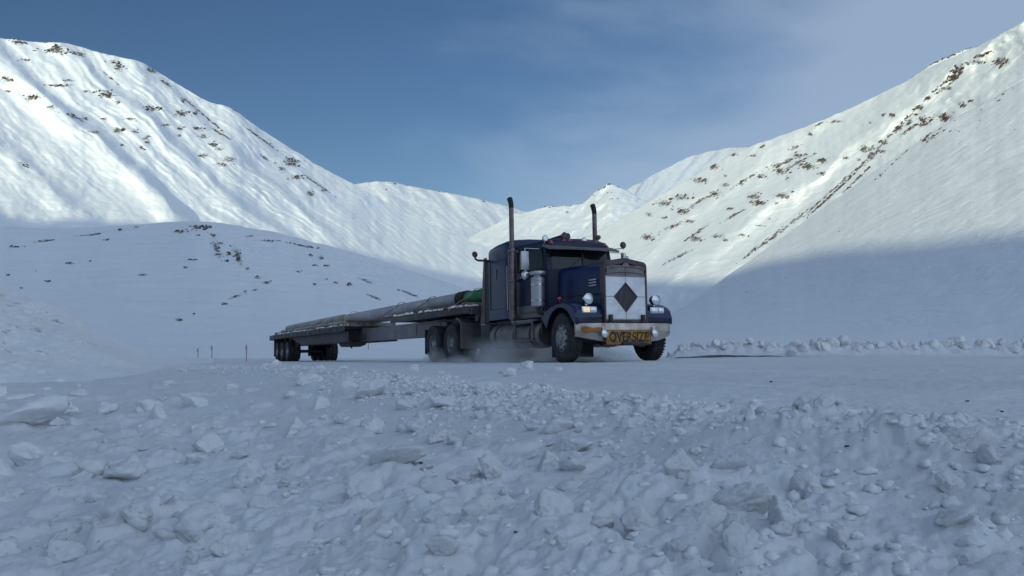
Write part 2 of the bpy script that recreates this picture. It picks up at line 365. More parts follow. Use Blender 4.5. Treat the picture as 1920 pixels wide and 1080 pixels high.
right_c = [(1590, 178, 50, 22, 60), (1405, 215, 26, 22, 34), (1385, 245, 30, 16, 22), (1440, 185, 14, 6), (1550, 135, 22, 4), (1490, 180, 34, 6), (1365, 295, 14, 7, 8), (1265, 338, 15, 7, 8), (1230, 380, 22, 11, 16),
           (1215, 410, 12, 6), (1340, 425, 50, 18, 40), (1250, 430, 45, 14, 24), (1240, 455, 40, 9), (1280, 510, 55, 14, 36, -.3), (1420, 365, 28, 14, 16), (1460, 350, 18, 5), (1135, 475, 26, 15, 22, -.5), (1020, 595, 32, 18, 26, -.6),
           (1060, 570, 20, 9), (1080, 535, 15, 7), (1070, 412, 13, 7, 7), (1110, 415, 17, 10, 12), (1012, 445, 7, 4, 3), (960, 608, 10, 6, 4), (905, 600, 22, 6, 5), (750, 495, 14, 8, 8), (785, 455, 30, 4, 8, -.6), (685, 555, 32, 6, 12, -.4),
           (800, 612, 35, 13, 22), (735, 640, 50, 17, 36), (800, 670, 24, 12, 16), (620, 662, 36, 15, 28), (645, 690, 15, 8, 9), (535, 682, 32, 9, 16), (450, 718, 10, 6, 4), (600, 640, 22, 6), (540, 550, 22, 7, 10, -.5), (500, 590, 20, 6, 5),
           (410, 588, 26, 7, 12), (325, 642, 34, 12, 18), (375, 680, 8, 4, 3), (330, 760, 34, 18, 26), (370, 720, 25, 8, 10), (190, 838, 36, 16, 34), (220, 880, 30, 9), (185, 775, 50, 14, 22), (100, 800, 45, 14, 18),
           (40, 850, 22, 9, 8), (500, 770, 40, 18, 20), (520, 800, 50, 13), (600, 800, 12, 4, 4), (400, 826, 16, 7, 8), (570, 870, 8, 4, 3), (375, 960, 10, 12, 10), (340, 945, 40, 8), (450, 940, 24, 6), (530, 900, 20, 5), (250, 960, 44, 12),
           (30, 950, 40, 14), (110, 865, 24, 6), (620, 770, 60, 20, 8), (260, 700, 60, 14, 10), (880, 730, 120, 7, 60, -.95), (560, 970, 120, 6, 40, -.7), (170, 1035, 70, 7, 24, -.5), (250, 930, 80, 8, 20, -.7), (1120, 620, 80, 6, 22, -.9),
           (640, 620, 90, 10, 14, -.4), (860, 440, 50, 6, 6), (1400, 480, 60, 12, 8), (1180, 440, 30, 30, 10), (1000, 560, 60, 20, 6), (700, 590, 60, 12, 12),
           (1330, 300, 60, 10, 10, -.7), (1180, 480, 60, 9, 12, -.7), (700, 620, 90, 9, 18, -.5), (460, 700, 80, 8, 14, -.6), (250, 800, 80, 9, 14, -.6), (960, 690, 80, 7, 24, -.95), (780, 820, 70, 7, 20, -.9), (1500, 150, 60, 8, 14, -.3), (150, 900, 60, 10, 12, -.4), (420, 850, 70, 8, 12, -.6)]
_b = [(1405, 215), (1265, 338), (1130, 475), (1020, 595), (900, 700), (760, 825), (600, 935), (440, 1055)]
for (ax_, ay_), (bx_, by_) in zip(_b, _b[1:]):
    for t_ in (0, .33, .66): right_c.append((ax_ + (bx_ - ax_) * t_, ay_ + (by_ - ay_) * t_ - 4, 42, 7, 9, -.88))
hill_c = [(1110, 80, 55, 12, 34), (1165, 76, 40, 8, 16), (1110, 122, 14, 5), (1010, 105, 46, 7), (1200, 125, 8, 10), (1240, 167, 18, 7, 8), (1290, 228, 18, 12, 16), (1225, 232, 14, 4), (1340, 260, 8, 12, 8), (1390, 310, 8, 12, 7), (1447, 358, 18, 10, 12),
          (1500, 390, 25, 8, 12), (1440, 430, 26, 5, 9, -.3), (1380, 440, 12, 4), (1265, 508, 22, 4, 6), (1320, 470, 60, 4, 8, -.3), (1010, 600, 40, 8, 9), (1090, 565, 9, 4), (1045, 303, 16, 4, 6), (1080, 262, 30, 4, 7), (1280, 267, 14, 4), (1400, 130, 34, 4, 9),
          (1520, 155, 64, 4, 16), (1700, 182, 84, 4, 34, .2), (1750, 237, 16, 4, 6), (1805, 250, 18, 12, 10), (1770, 292, 12, 5, 7), (1840, 293, 22, 4, 7), (1680, 327, 12, 5, 6), (390, 280, 25, 5, 8), (508, 268, 11, 5, 7), (270, 383, 20, 5, 7),
          (50, 347, 8, 3, 3), (200, 325, 10, 3, 2), (770, 78, 24, 4, 7), (675, 95, 14, 4, 5), (500, 122, 90, 3, 12, -.1), (250, 155, 100, 3, 10, -.1), (90, 188, 60, 3, 8), (1770, 400, 8, 4, 3), (1835, 370, 8, 4, 3), (1890, 390, 20, 4, 5), (120, 420, 20, 3, 3),
          (800, 345, 40, 3, 5), (600, 150, 30, 3, 4), (1220, 200, 40, 60, 18, 1.2), (1340, 240, 40, 50, 12, 1.2), (1970, 400, 20, 10, 8), (2100, 470, 60, 6, 12, .4), (2250, 560, 80, 8, 12, .5), (2060, 380, 60, 8, 8, .4), (2300, 450, 80, 6, 8, .4)]
def disp_left(PX, PY, V, R):
    s = PX - 1.12 * (PY - 115) + 26 * fbm(PX / 160., PY / 120., 3)
    f = sstep(0, .25, V) * (1 - .25 * sstep(.8, 1, V)) * (1 - sstep(620, 800, PX))
    h = saw(s, [(-170, 16), (14, 48), (85, 12), (150, 36), (200, 12), (246, 33), (285, 12), (322, 27), (360, 10), (395, 15), (-330, 14)], 46, 19) * f
    h = h + 3.2 * ridged(s / 15., (PY + PX * .7) / 90., 3) * sstep(.35, .7, V)
    a, b = s / 90., (PY + .5 * PX) / 260.
    h = h + 6 * ridged(s / 46., (PY + PX * .7) / 170., 4) * (.12 + .88 * sstep(.35, .8, V)) + 14 * fbm(PX / 150., PY / 110., 4)
    h = h + 1.6 * fbm(PX / 14. , PY / 10., 4)
    return -h
left_ridge = [(-700, -40), (-400, -10), (-150, 40), (-60, 62), (0, 71), (60, 78), (125, 81), (165, 92), (215, 105), (268, 116), (285, 128), (310, 143), (350, 168),
              (395, 193), (430, 200), (460, 221), (500, 250), (560, 287), (610, 318), (660, 343), (700, 366), (760, 397), (820, 425), (880, 452), (960, 480), (1100, 520)]
M['sn_left'] = mountain_snow('snow_left_mountain', .55, rocky=.03)
mt_left = mountain('mountain_left', left_ridge, [(-700, 640), (1100, 640)], [(-700, 480), (0, 520), (700, 700), (1100, 900)],
                   [(-700, 1500), (0, 1450), (400, 1500), (700, 1600), (1100, 1700)], 560, 330, disp_left, M['sn_left'], scree=(left_c, 2.7, (0, 40)))

def disp_hill(PX, PY, V, R):
    s = PX - 1.2 * (PY - 415)
    h = saw(s, [(372, 16), (520, 8), (640, 8), (120, 6)], 60, 26) * sstep(.3, .8, V) + 7 * fbm(PX / 130., PY / 70., 4) + 1.6 * fbm(PX / 20., PY / 12., 4)
    return -h
hill_ridge = [(-700, 380), (-300, 405), (0, 424), (100, 429), (170, 427), (250, 421), (320, 416), (370, 415), (415, 418), (450, 424), (520, 436), (620, 462), (700, 484), (780, 510), (850, 533),
              (920, 560), (1000, 585), (1100, 610), (1230, 632), (1330, 645), (1500, 660)]
M['sn_hill'] = mountain_snow('snow_hill', .2, rocky=.015, sc=2.2, st=.7)
hill_left = mountain('hill_left', hill_ridge, [(-700, 672), (1500, 672)], [(-700, 120), (0, 120), (600, 130), (1500, 130)],
                     [(-700, 620), (0, 640), (370, 600), (800, 640), (1500, 500)], 520, 220, disp_hill, M['sn_hill'], jitter=.8, scree=(hill_c, 3.0, (0, 400)))

def disp_far(PX, PY, V, R):
    s = PX - 1.0 * (PY - 350)
    return -(40 * ridged(s / 60., PY / 120., 4) * sstep(0, .5, V) + 8 * fbm(PX / 14., PY / 9., 4))
M['sn_far'] = mountain_snow('hazed_far_snow', .4, base=(.70, .74, .79), rocky=.13, sc=.6)  # base dimmed and blued: distance haze put into the snow colour
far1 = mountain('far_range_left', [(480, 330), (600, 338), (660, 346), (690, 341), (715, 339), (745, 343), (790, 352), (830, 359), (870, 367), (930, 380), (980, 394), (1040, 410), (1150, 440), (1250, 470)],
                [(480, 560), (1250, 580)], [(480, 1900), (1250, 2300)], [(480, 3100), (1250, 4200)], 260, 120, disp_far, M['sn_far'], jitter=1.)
def disp_far2(PX, PY, V, R):
    s = PX + .9 * (PY - 350)
    return -(45 * ridged(s / 55., PY / 130., 4) * sstep(0, .5, V) + 8 * fbm(PX / 14., PY / 9., 4))
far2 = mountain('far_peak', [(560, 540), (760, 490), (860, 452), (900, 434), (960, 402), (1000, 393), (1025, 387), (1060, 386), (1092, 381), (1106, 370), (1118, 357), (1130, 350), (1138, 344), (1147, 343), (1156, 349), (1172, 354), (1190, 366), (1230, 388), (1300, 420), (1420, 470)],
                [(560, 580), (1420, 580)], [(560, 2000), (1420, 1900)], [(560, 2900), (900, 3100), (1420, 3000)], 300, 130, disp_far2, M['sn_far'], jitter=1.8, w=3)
def disp_far3(PX, PY, V, R):
    s = PX + .9 * (PY - 350)
    return -(60 * ridged(s / 45., PY / 130., 4) * sstep(0, .5, V) + 10 * fbm(PX / 14., PY / 9., 4))
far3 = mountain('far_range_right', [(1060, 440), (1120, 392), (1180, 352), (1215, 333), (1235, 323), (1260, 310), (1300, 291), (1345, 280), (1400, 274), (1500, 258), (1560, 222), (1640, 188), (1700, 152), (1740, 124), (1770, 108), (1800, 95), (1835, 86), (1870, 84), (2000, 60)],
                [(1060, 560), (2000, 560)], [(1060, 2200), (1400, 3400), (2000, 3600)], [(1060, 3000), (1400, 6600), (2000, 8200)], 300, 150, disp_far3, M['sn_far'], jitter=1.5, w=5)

def disp_right(PX, PY, V, R):
    s = PX + 1.35 * (PY - 300) + 30 * fbm(PX / 150., PY / 110., 3)
    f = sstep(0, .2, V)
    h = 9 * ridged(s / 85., (PX - PY) / 260., 4) * f + 15 * fbm(PX / 130., PY / 100., 4)
    h = h + 1.8 * fbm(PX / 13., PY / 10., 4)
    # the two big ribs
    for c, a in ((1560, 30), (1790, 34), (1440, 18)):
        d = s - c; h = h + a * np.where(d < 0, np.exp(-(d / 60.) ** 2), np.exp(-(d / 30.) ** 2)) * f
    return -h
right_ridge = [(1040, 470), (1100, 448), (1150, 418), (1200, 388), (1262, 352), (1310, 325), (1345, 305), (1400, 276), (1460, 256), (1540, 226), (1600, 200), (1650, 176), (1700, 152), (1740, 128), (1790, 106),
               (1840, 84), (1880, 62), (1920, 40), (2000, -10), (2150, -90), (2600, -200)]
M['sn_right'] = mountain_snow('snow_right_mountain', -.65, rocky=.05)
mt_right = mountain('mountain_right', right_ridge, [(1040, 640), (2600, 640)], [(1040, 800), (1300, 600), (1920, 360), (2600, 330)],
                    [(1040, 1700), (1200, 1500), (1920, 1000), (2600, 900)], 560, 360, disp_right, M['sn_right'], jitter=1.0, scree=(right_c, 2.347, (1200, 40)))

def disp_slope(PX, PY, V, R):
    s = PX + 1.25 * (PY - 300)
    h = 1.3 * ridged(s / 42. + .5 * fbm(PX / 200., PY / 200., 2), (PX - PY) / 300., 3) * sstep(.05, .3, V) + 7 * fbm(PX / 170., PY / 150., 3) + .8 * fbm(s / 16., PY / 30., 4)
    return -h * (R / 500.)
slope_ridge = [(1110, 640), (1180, 628), (1235, 606), (1290, 570), (1350, 527), (1420, 478), (1480, 436), (1550, 385), (1620, 335), (1700, 280), (1780, 228), (1850, 190), (1920, 150), (2100, 60), (2600, -80)]
M['sn_slope'] = mountain_snow('snow_right_slope', -.6, rocky=-.02, sc=1.6, st=.5)
slope_right = mountain('slope_right', slope_ridge, [(1110, 672), (2600, 672)], [(1110, 180), (1235, 190), (1500, 190), (1920, 170), (2600, 150)],
                       [(1110, 640), (1235, 760), (1350, 810), (1500, 780), (1920, 640), (2600, 600)], 460, 300, disp_slope, M['sn_slope'], jitter=.6, w=10, pw=1.1)

# drifted bank beside the road, left edge
def disp_bank(PX, PY, V, R):
    s = PX - 1.5 * (PY - 560)
    return -(.9 * fbm(PX / 60., PY / 34., 4) + .5 * ridged(s / 60., PY / 30., 4) * sstep(.1, .6, V))
bank_ridge = [(-500, 470), (-200, 500), (-60, 522), (0, 534), (45, 556), (80, 566), (115, 576), (150, 598), (185, 622), (230, 642), (265, 656), (300, 664), (340, 669), (400, 672)]
bank = mountain('snow_bank', bank_ridge, [(-500, 740), (0, 730), (200, 722), (400, 700)], [(-500, 24), (400, 27)], [(-500, 40), (0, 40), (400, 46)], 300, 160, disp_bank, M['bank'], jitter=1.5, back=(14, .5), w=5)

# ------------------------------------------------------------------ sun and the ridge behind the camera that shades the valley floor
SA = math.radians(21); SE = math.radians(10.5)       # sun: behind the camera, to the left
S = Vector((-math.sin(SA) * math.cos(SE), -math.cos(SA) * math.cos(SE), math.sin(SE)))
def bvh_of(o):
    me = o.data
    return BVHTree.FromPolygons([v.co[:] for v in me.vertices], [p.vertices[:] for p in me.polygons])
BV = {k: bvh_of(o) for k, o in (('L', mt_left), ('H', hill_left), ('R', mt_right), ('S', slope_right), ('F', far2), ('T', far3), ('G', far1))}
def hit(px, py, keys):
    x, y, z = ray(px, py); d = Vector((float(x), float(y), float(z))).normalized(); best = None
    for k in keys:
        loc, n, i, dist = BV[k].ray_cast(Vector((0, 0, 0)), d)
        if loc is not None and (best is None or dist < best[2]): best = (loc, n, dist)
    return best
def shade_ridge():
    pts = []
    D = 2200.
    sh = Vector((S.x, S.y, 0)).normalized(); lat = Vector((-sh.y, sh.x, 0))
    edge = [(-60, 418, 'L'), (0, 418, 'L'), (80, 424, 'L'), (150, 426, 'L'), (220, 424, 'L'), (300, 420, 'L'), (400, 420, 'L'), (480, 434, 'L'), (560, 448, 'L'), (620, 460, 'L'), (680, 474, 'L'), (740, 490, 'L'), (800, 502, 'L'), (860, 510, 'L'),
            (1235, 524, 'R'), (1290, 527, 'R'), (1380, 505, 'S'), (1450, 485, 'S'), (1520, 470, 'S'), (1600, 462, 'S'), (1700, 458, 'S'), (1800, 456, 'S'), (1900, 456, 'S'), (1990, 450, 'S')]
    for px, py, k in edge:
        hh = hit(px, py, k)
        if not hh: continue
        P = hh[0]
        t = (D - P.dot(sh)) / S.dot(sh)
        Q = P + S * t
        pts.append((Q.dot(lat), Q.z))
    pts.sort()
    print('SHADE', [(round(a), round(b)) for a, b in pts])
    us = np.array([p[0] for p in pts]); zs = np.array([p[1] for p in pts])
    U = np.linspace(us[0] - 1500, us[-1] + 1500, 260)
    Zr = np.interp(U, us, zs)
    k = 3; Zr = np.convolve(np.pad(Zr, k, mode='edge'), np.ones(2 * k + 1) / (2 * k + 1), 'valid')
    Zr = Zr + 1.0 * fbm(U / 60., U * 0, 4)
    prof = [(-900, 0), (-600, .14), (-350, .38), (-150, .72), (-40, .94), (0, 1), (40, .94), (200, .7), (450, .35), (800, 0)]
    rows = []
    for dd, f in prof:
        n = (18 * fbm(U / 90. + dd, U * 0 + dd * .01, 3)) if 0 < f < .9 else 0
        c = np.stack([lat.x * U + sh.x * (D + dd), lat.y * U + sh.y * (D + dd), np.maximum(Zr * f + n, -3) if f else Zr * 0 - 3], -1)
        rows.append(c)
    V = np.stack(rows, 0)
    o = mesh_np('ridge_behind_camera', V.reshape(-1, 3), grid_faces(len(prof), len(U)), M['sn_left'])
    o.data.name = 'hills'; o.name = 'hills'
    tag(o, kind='structure')
shade_ridge()

# ------------------------------------------------------------------ rocks on the slopes
def ico(sub):
    bm = bmesh.new(); bmesh.ops.create_icosphere(bm, subdivisions=sub, radius=1)
    v = np.array([x.co[:] for x in bm.verts]); f = np.array([[q.index for q in p.verts] for p in bm.faces]); bm.free(); return v, f
I1 = ico(1); I2 = ico(2)
def rock_field(name, clusters, k, sc, off, material, keys, label, dens=1.0, size=1.0):
    VS = []; FS = []; nb = 0
    v0, f0 = I1
    for c in clusters:
        cx, cy, rx, ry = c[:4]; n = c[4] if len(c) > 4 else None; sl = c[5] if len(c) > 5 else 0
        px, py = off[0] + cx / sc, off[1] + cy / sc; ax, ay = rx / sc, ry / sc
        n = n or int(4 + ax * ay * .20)
        n = int(n * dens)
        for i in range(n):
            a = random.gauss(0, .5); b = random.gauss(0, .5)
            x = px + a * ax; y = py + b * ay + sl * a * ax
            hh = hit(x, y, keys)
            if not hh: continue
            P, nn, dist = hh
            ppx = dist / FPX
            r = ppx * size * 1.55 * random.choice((.7, .9, 1.1, 1.3, 1.6, 2.3)) * (1.25 if ax * ay > 60 else .9)
            v = v0 * (1 + rng.uniform(-.35, .35, (len(v0), 1)))
            v = v * np.array([r * random.uniform(1.0, 2.0), r * 1.0, r * random.uniform(.5, .9)])
            an = random.gauss(.35 if sl == 0 else math.atan(-sl), .4); ca, sa = math.cos(an), math.sin(an)
            v = np.stack([v[:, 0] * ca - v[:, 2] * sa, v[:, 1], v[:, 0] * sa + v[:, 2] * ca], -1)
            VS.append(v + np.array(P[:])); FS.append(f0 + nb); nb += len(v)
    o = mesh_np(name, np.vstack(VS), np.vstack(FS), material, smooth=False)
    tag(o, label, 'rocks', kind='stuff')
rock_field('rock_outcrops', left_c, 0, 2.7, (0, 40), M['rock2'], 'L', 'dark rock outcrops poking through snow on the big sunlit left mountain', dens=.6, size=.58)
rock_field('rock_outcrops', right_c, 0, 2.347, (1200, 40), M['rock'], 'RS', 'reddish brown rock outcrops scattered over the sunlit right mountain', dens=.72, size=.66)
slope_c = [(1570, 348, 16, 6, 8), (1605, 320, 8, 4, 4), (1640, 295, 10, 4, 4), (1510, 388, 7, 3, 2), (1495, 440, 6, 3, 2), (1650, 475, 8, 3, 2), (880, 925, 6, 3, 2), (1085, 868, 8, 3, 2), (640, 1130, 10, 3, 2), (470, 1190, 20, 8, 4)]
rock_field('rock_outcrops', slope_c, 0, 2.347, (1200, 40), M['rock'], 'S', 'few small brown rocks on the smooth near slope at the right', dens=.9, size=.6)
rock_field('rock_outcrops', hill_c, 0, 3.0, (0, 400), M['rock2'], 'H', 'small dark rocks along the crest of the shaded hill behind the trailer', dens=.75, size=.75)
far_c = [(1580, 95, 50, 8, 14, -.5), (1660, 90, 30, 8, 10, .4), (1560, 150, 60, 6, 12, -.4), (1610, 80, 25, 10, 16), (1560, 110, 40, 10, 12), (1620, 170, 40, 6, 12), (1500, 145, 30, 8), (1215, 222, 40, 8, 14), (1290, 215, 60, 4, 10), (1345, 250, 12, 6), (1470, 345, 10, 4)]
rock_field('rock_outcrops', far_c, 0, 3.2, (640, 320), M['rock2'], 'FTR', 'faint grey rocks on the distant peak above the truck cab', dens=.8, size=.5)
farl_c = [(300, 75, 60, 4, 12), (400, 90, 40, 3, 9), (600, 128, 90, 4, 22, .2), (270, 112, 14, 3, 4), (830, 185, 60, 4, 10, .2), (930, 205, 60, 3, 14, .3), (500, 105, 40, 3, 8)]
rock_field('rock_outcrops', farl_c, 0, 3.2, (640, 320), M['rock2'], 'G', 'faint rocks along the low distant ridge left of the truck', dens=.8, size=.5)
top_c = [(700, 440, 30, 3, 8, -.3), (860, 385, 40, 3, 10, -.3), (560, 490, 60, 3, 10, -.3), (290, 572, 30, 3, 12, -.3), (1400, 140, 60, 5, 24, -.4), (1300, 180, 40, 4, 10, -.5)]
rock_field('rock_outcrops', top_c, 0, 2.347, (1200, 40), M['rock2'], 'TR', 'thin grey rock bands along the skyline behind the right mountain', dens=1, size=.6)

# ------------------------------------------------------------------ snow chunks
def chunk_mesh(name, seed, material, sub=4):
    r = random.Random(seed)
    bm = bmesh.new(); bmesh.ops.create_icosphere(bm, subdivisions=sub, radius=1)
    planes = [(Vector((r.gauss(0, 1), r.gauss(0, 1), r.gauss(0, 1))).normalized(), r.uniform(.42, .80)) for _ in range(10)]
    off = Vector((r.uniform(0, 99), r.uniform(0, 99), r.uniform(0, 99)))
    from mathutils import noise
    for v in bm.verts:
        d = v.co.normalized(); L = 1.
        for n, h in planes:
            k = d.dot(n)
            if k > 1e-3: L = min(L, h / k)
        L += .08 * noise.noise(d * 2.2 + off) + .05 * noise.noise(d * 5 + off) + .03 * noise.noise(d * 13 + off) - .20 * noise.voronoi(d * 2.8 + off)[0][0] - .10 * noise.voronoi(d * 6.5 + off)[0][0] + .16
        v.co = d * L
    me = bpy.data.meshes.new(name); bm.to_mesh(me); bm.free()
    me.polygons.foreach_set('use_smooth', [True] * len(me.polygons)); me.materials.append(material)
    return me
CH = [chunk_mesh('snow_chunk', 20 + i, M['snow']) for i in range(12)]
BH = [chunk_mesh('berm_block', 60 + i, M['berm']) for i in range(8)]
used = []
def chunk(x, y, r, label, group, meshes, flat=.62, sink=.66, name='snow_chunk', cat='snow chunk'):
    o = bpy.data.objects.new(name, random.choice(meshes)); col.objects.link(o)
    z = float(zground(np.array([x]), np.array([y]))[0])
    sx, sy, sz = r * random.uniform(.85, 1.35), r * random.uniform(.7, 1.05), r * random.uniform(flat - .15, flat + .2)
    o.scale = (sx, sy, sz); o.rotation_euler = (random.gauss(0, .35), random.gauss(0, .35), random.uniform(0, 6.28))
    o.location = (x, y, z + sz * (1 - sink) * .55)
    tag(o, label, cat, group); used.append((x, y, r)); return o
def gxy(px, py):
    """point of the ground seen at a pixel"""
    x, y, z = (float(q) for q in ray(px, py)); t = 1.
    for _ in range(400):
        if z * t < float(zground(np.array([x * t]), np.array([y * t]), False)[0]): break
        t *= 1.02
    return x * t, y * t
def ok(x, y, r, k=.8): return all((x - a) ** 2 + (y - b) ** 2 > (k * (r + c)) ** 2 for a, b, c in used)
G1 = 'snow chunks of the foreground bank'
named = [(742, 895, 46, 'pale flat-topped snow chunk in the middle of the foreground bank'), (675, 950, 44, 'large rounded snow chunk with a thin slab leaning on its right'), (1285, 910, 36, 'pointed snow lump at the right end of the foreground bank'),
         (1050, 815, 40, 'broad pale snow slab lying just below the windrow at centre'), (915, 775, 24, 'small bright snow chunk below the truck steps'), (690, 748, 42, 'wide low snow slab beyond the bank, left of centre'), (585, 722, 24, 'bright snow lump near the road edge below the trailer beam'),
         (360, 765, 26, 'flat white snow slab at the left below the trailer wheels'), (820, 828, 26, 'wedge-shaped snow chunk with a shaded lower edge at centre'), (120, 712, 40, 'bulky snow block on the left road edge, right one of the pair'), (50, 705, 52, 'bulky snow block on the left road edge, against the photo edge'),
         (1785, 935, 26, 'lone rounded snow chunk on the smooth snow at lower right'), (1890, 985, 22, 'flat pale snow chunk at the right edge of the photo'), (1400, 975, 52, 'tall broken snow lump in the lower right foreground'), (1520, 940, 44, 'tilted snow slab at the right of the big foreground mound'),
         (380, 1010, 52, 'snow chunk at the bottom left of the foreground'), (255, 965, 40, 'smooth rounded snow chunk at lower left'), (180, 905, 34, 'squat snow chunk at far left of the bank'), (470, 915, 42, 'blocky snow chunk left of the foreground centre'),
         (1800, 845, 40, 'largest snow chunk of the windrow at the right'), (1860, 880, 26, 'yellowish snow chunk below the largest one of the windrow'), (1225, 765, 22, 'bright round snow chunk in the windrow under the front wheel')]
for px, py, rp, lab in named:
    x, y = gxy(px, py); R = math.hypot(x, y)
    if 'left road edge' in lab: R = 10.5 if px > 100 else 9.6; x, y = (float(q) for q in at(px, py, R)[:2])
    chunk(x, y, rp / FPX * R * 1.0, lab, None, CH, flat=.66, sink=.45 if 'left road edge' not in lab else .15)
def seg_group(x, y):
    px = 960 + FPX * x / y
    return px
n = 0; tries = 0
while n < 165 and tries < 6000:      # foreground bank
    tries += 1
    px = random.uniform(-30, 1950); py = 690 + 400 * random.random() ** 1.25
    if px > 1050 and py < 830 + .12 * (px - 1050): continue
    if px > 1620 and random.random() < .75: continue
    x, y = gxy(px, py); R = math.hypot(x, y)
    r = random.choice((14, 18, 24, 30, 38, 46)) * (.55 + .6 * (py - 690) / 390) / FPX * R
    if r > .20 or not ok(x, y, r): continue
    if px < 640: lab, g = 'irregular white snow chunk lying in the left part of the foreground bank', 'foreground bank snow chunks, left part'
    elif px < 1280: lab, g = 'irregular white snow chunk lying in the middle of the foreground bank', 'foreground bank snow chunks, middle part'
    else: lab, g = 'irregular white snow chunk lying in the lower right foreground', 'foreground snow chunks, lower right'
    chunk(x, y, r, lab, g, CH); n += 1
n = 0; tries = 0
while n < 110 and tries < 4000:       # windrow
    tries += 1
    s = random.uniform(-14, 14.5); d = random.gauss(7.15, .3)
    x = TO[0] + HX * s + RX * d; y = TO[1] + HY * s + RY * d
    if y < 3: continue
    px = 960 + FPX * x / y
    if not -50 < px < 2050: continue
    r = random.choice((.03, .04, .05, .06, .08)) * (1 if y < 6 else .8 if y < 9 else .6)
    if not ok(x, y, r): continue
    if px < 1200: chunk(x, y, r, 'small snow chunk in the ploughed windrow along the near road edge, left part', 'windrow snow chunks, left part', CH)
    else: chunk(x, y, r, 'small snow chunk in the ploughed windrow along the near road edge, right part', 'windrow snow chunks, right part', CH)
    n += 1
# crumbs: too many to count
def crumbs():
    VS = []; FS = []; nb = 0; v0, f0 = I2
    P = []
    while len(P) < 5200:
        m = random.random()
        if m < .66:
            s = random.uniform(-24, 6) if random.random() < .35 else random.uniform(6, 15.4); d = random.gauss(7.15, .33)
        elif m < .70:
            s = random.uniform(-10, 16); d = random.uniform(-2, 6)
        else:
            px = random.uniform(-40, 1960); py = 688 + 400 * random.random() ** 1.1
            R = .48 / max(1e-3, (py - YH) / FPX)
            if R > 22: continue
            qx, qy = float(at(px, py, R)[0]), float(at(px, py, R)[1])
            if (qx - TO[0]) * RX + (qy - TO[1]) * RY < 7.4: continue
            if random.random() < .6: continue
            if px > 1150 and py < 850 and random.random() < .8: continue
            P.append((float(at(px, py, R)[0]), float(at(px, py, R)[1]), random.choice((.005, .007, .01, .013, .018)) * (1 + R * .05))); continue
        P.append((TO[0] + HX * s + RX * d, TO[1] + HY * s + RY * d, random.choice((.005, .007, .009, .012, .016, .024)) * (.45 if m >= .66 else 1)))
    P = [p for p in P if p[1] > 1.5]
    xs = np.array([p[0] for p in P]); ys = np.array([p[1] for p in P]); zs = zground(xs, ys)
    for (x, y, r), z in zip(P, zs):
        v = v0 * (1 + rng.uniform(-.34, .34, (len(v0), 1)))
        v = v * np.array([r * random.uniform(.9, 1.6), r * random.uniform(.8, 1.2), r * random.uniform(.5, .95)])
        a = random.uniform(0, 6.28); ca, sa = math.cos(a), math.sin(a)
        v = np.stack([v[:, 0] * ca - v[:, 1] * sa, v[:, 0] * sa + v[:, 1] * ca, v[:, 2]], -1)
        VS.append(v + np.array([x, y, z + r * .2])); FS.append(f0 + nb); nb += len(v)
    o = mesh_np('snow_crumbs', np.vstack(VS), np.vstack(FS), M['crumb'], smooth=True)
    tag(o, 'loose snow crumbs scattered over the foreground bank, windrow and road', 'snow crumbs', kind='stuff')
crumbs()
# berm across the road, right
x = 4.7; i = 0
while x < 16.5:
    big = random.uniform(.12, .25) * (.6 if x < 5.6 else 1)
    for k in range(2 if random.random() < .6 else 1):
        xx = x + random.gauss(0, .06); yy = float(berm_y(np.array(xx))) + random.gauss(0, .22)
        px = 960 + FPX * xx / yy
        o = chunk(xx, yy, big * (1 - .25 * k), 'ploughed snow block in the berm right of the truck, left half' if px < 1600 else 'ploughed snow block in the berm towards the right photo edge',
                  'berm snow blocks, left half' if px < 1600 else 'berm snow blocks, right half', BH, flat=.85, sink=.6, name='snow_block', cat='snow block')
        x += big * random.uniform(.5, .9)
def pave():
    pts = [(1262, 671.5), (1340, 669.0), (1420, 668.5), (1500, 670), (1540, 671)]
    xs = np.linspace(4.4, 8.6, 40); V = []
    for q in xs:
        w = .30 * (1 - abs((q - 6.3) / 2.4) ** 2) * (1 + .6 * float(pn(np.array([q * 2.]), np.array([.5]))[0])) + .03
        yc = 22.3 - .05 * (q - 6)
        for yy in (yc - w, yc + w):
            z = float(zground(np.array([q]), np.array([yy]))[0]); V.append((q, yy, z + .008))
    V = np.array(V); F = np.array([[2 * i, 2 * i + 2, 2 * i + 3, 2 * i + 1] for i in range(len(xs) - 1)])
    tag(mesh_np('road', V, F, M['pavement']), kind='structure')
pave()
# dark stones
for px, py, lab in ((1058, 858, 'dark pebble on snow at the centre of the foreground'), (1590, 853, 'dark stone on the smooth snow right of the windrow'), (790, 889, 'tiny dark pebble beside the pale flat-topped chunk'), (400, 971, 'tiny dark pebble at lower left'),
                    (968, 1036, 'dark pebble near the bottom centre'), (665, 722, 'dark clod on the snow below the trailer beam'), (1447, 719, 'dark stone on the road surface ahead of the truck'), (1815, 753, 'brown stone on the road at the right'), (1880, 778, 'brown stone nearest the right photo edge'), (920, 747, 'brown clod on the snow below the fuel tank')):
    x, y = gxy(px, py); R = math.hypot(x, y)
    o = bpy.data.objects.new('pebble', CH[0].copy()); o.data.materials[0] = M['rock2']; col.objects.link(o)
    r = (4.0 if py > 800 else 2.8) / FPX * R; o.scale = (r * 1.3, r, r * .7); z = float(zground(np.array([x]), np.array([y]))[0]); o.location = (x, y, z + r * .3); tag(o, lab, 'stone')

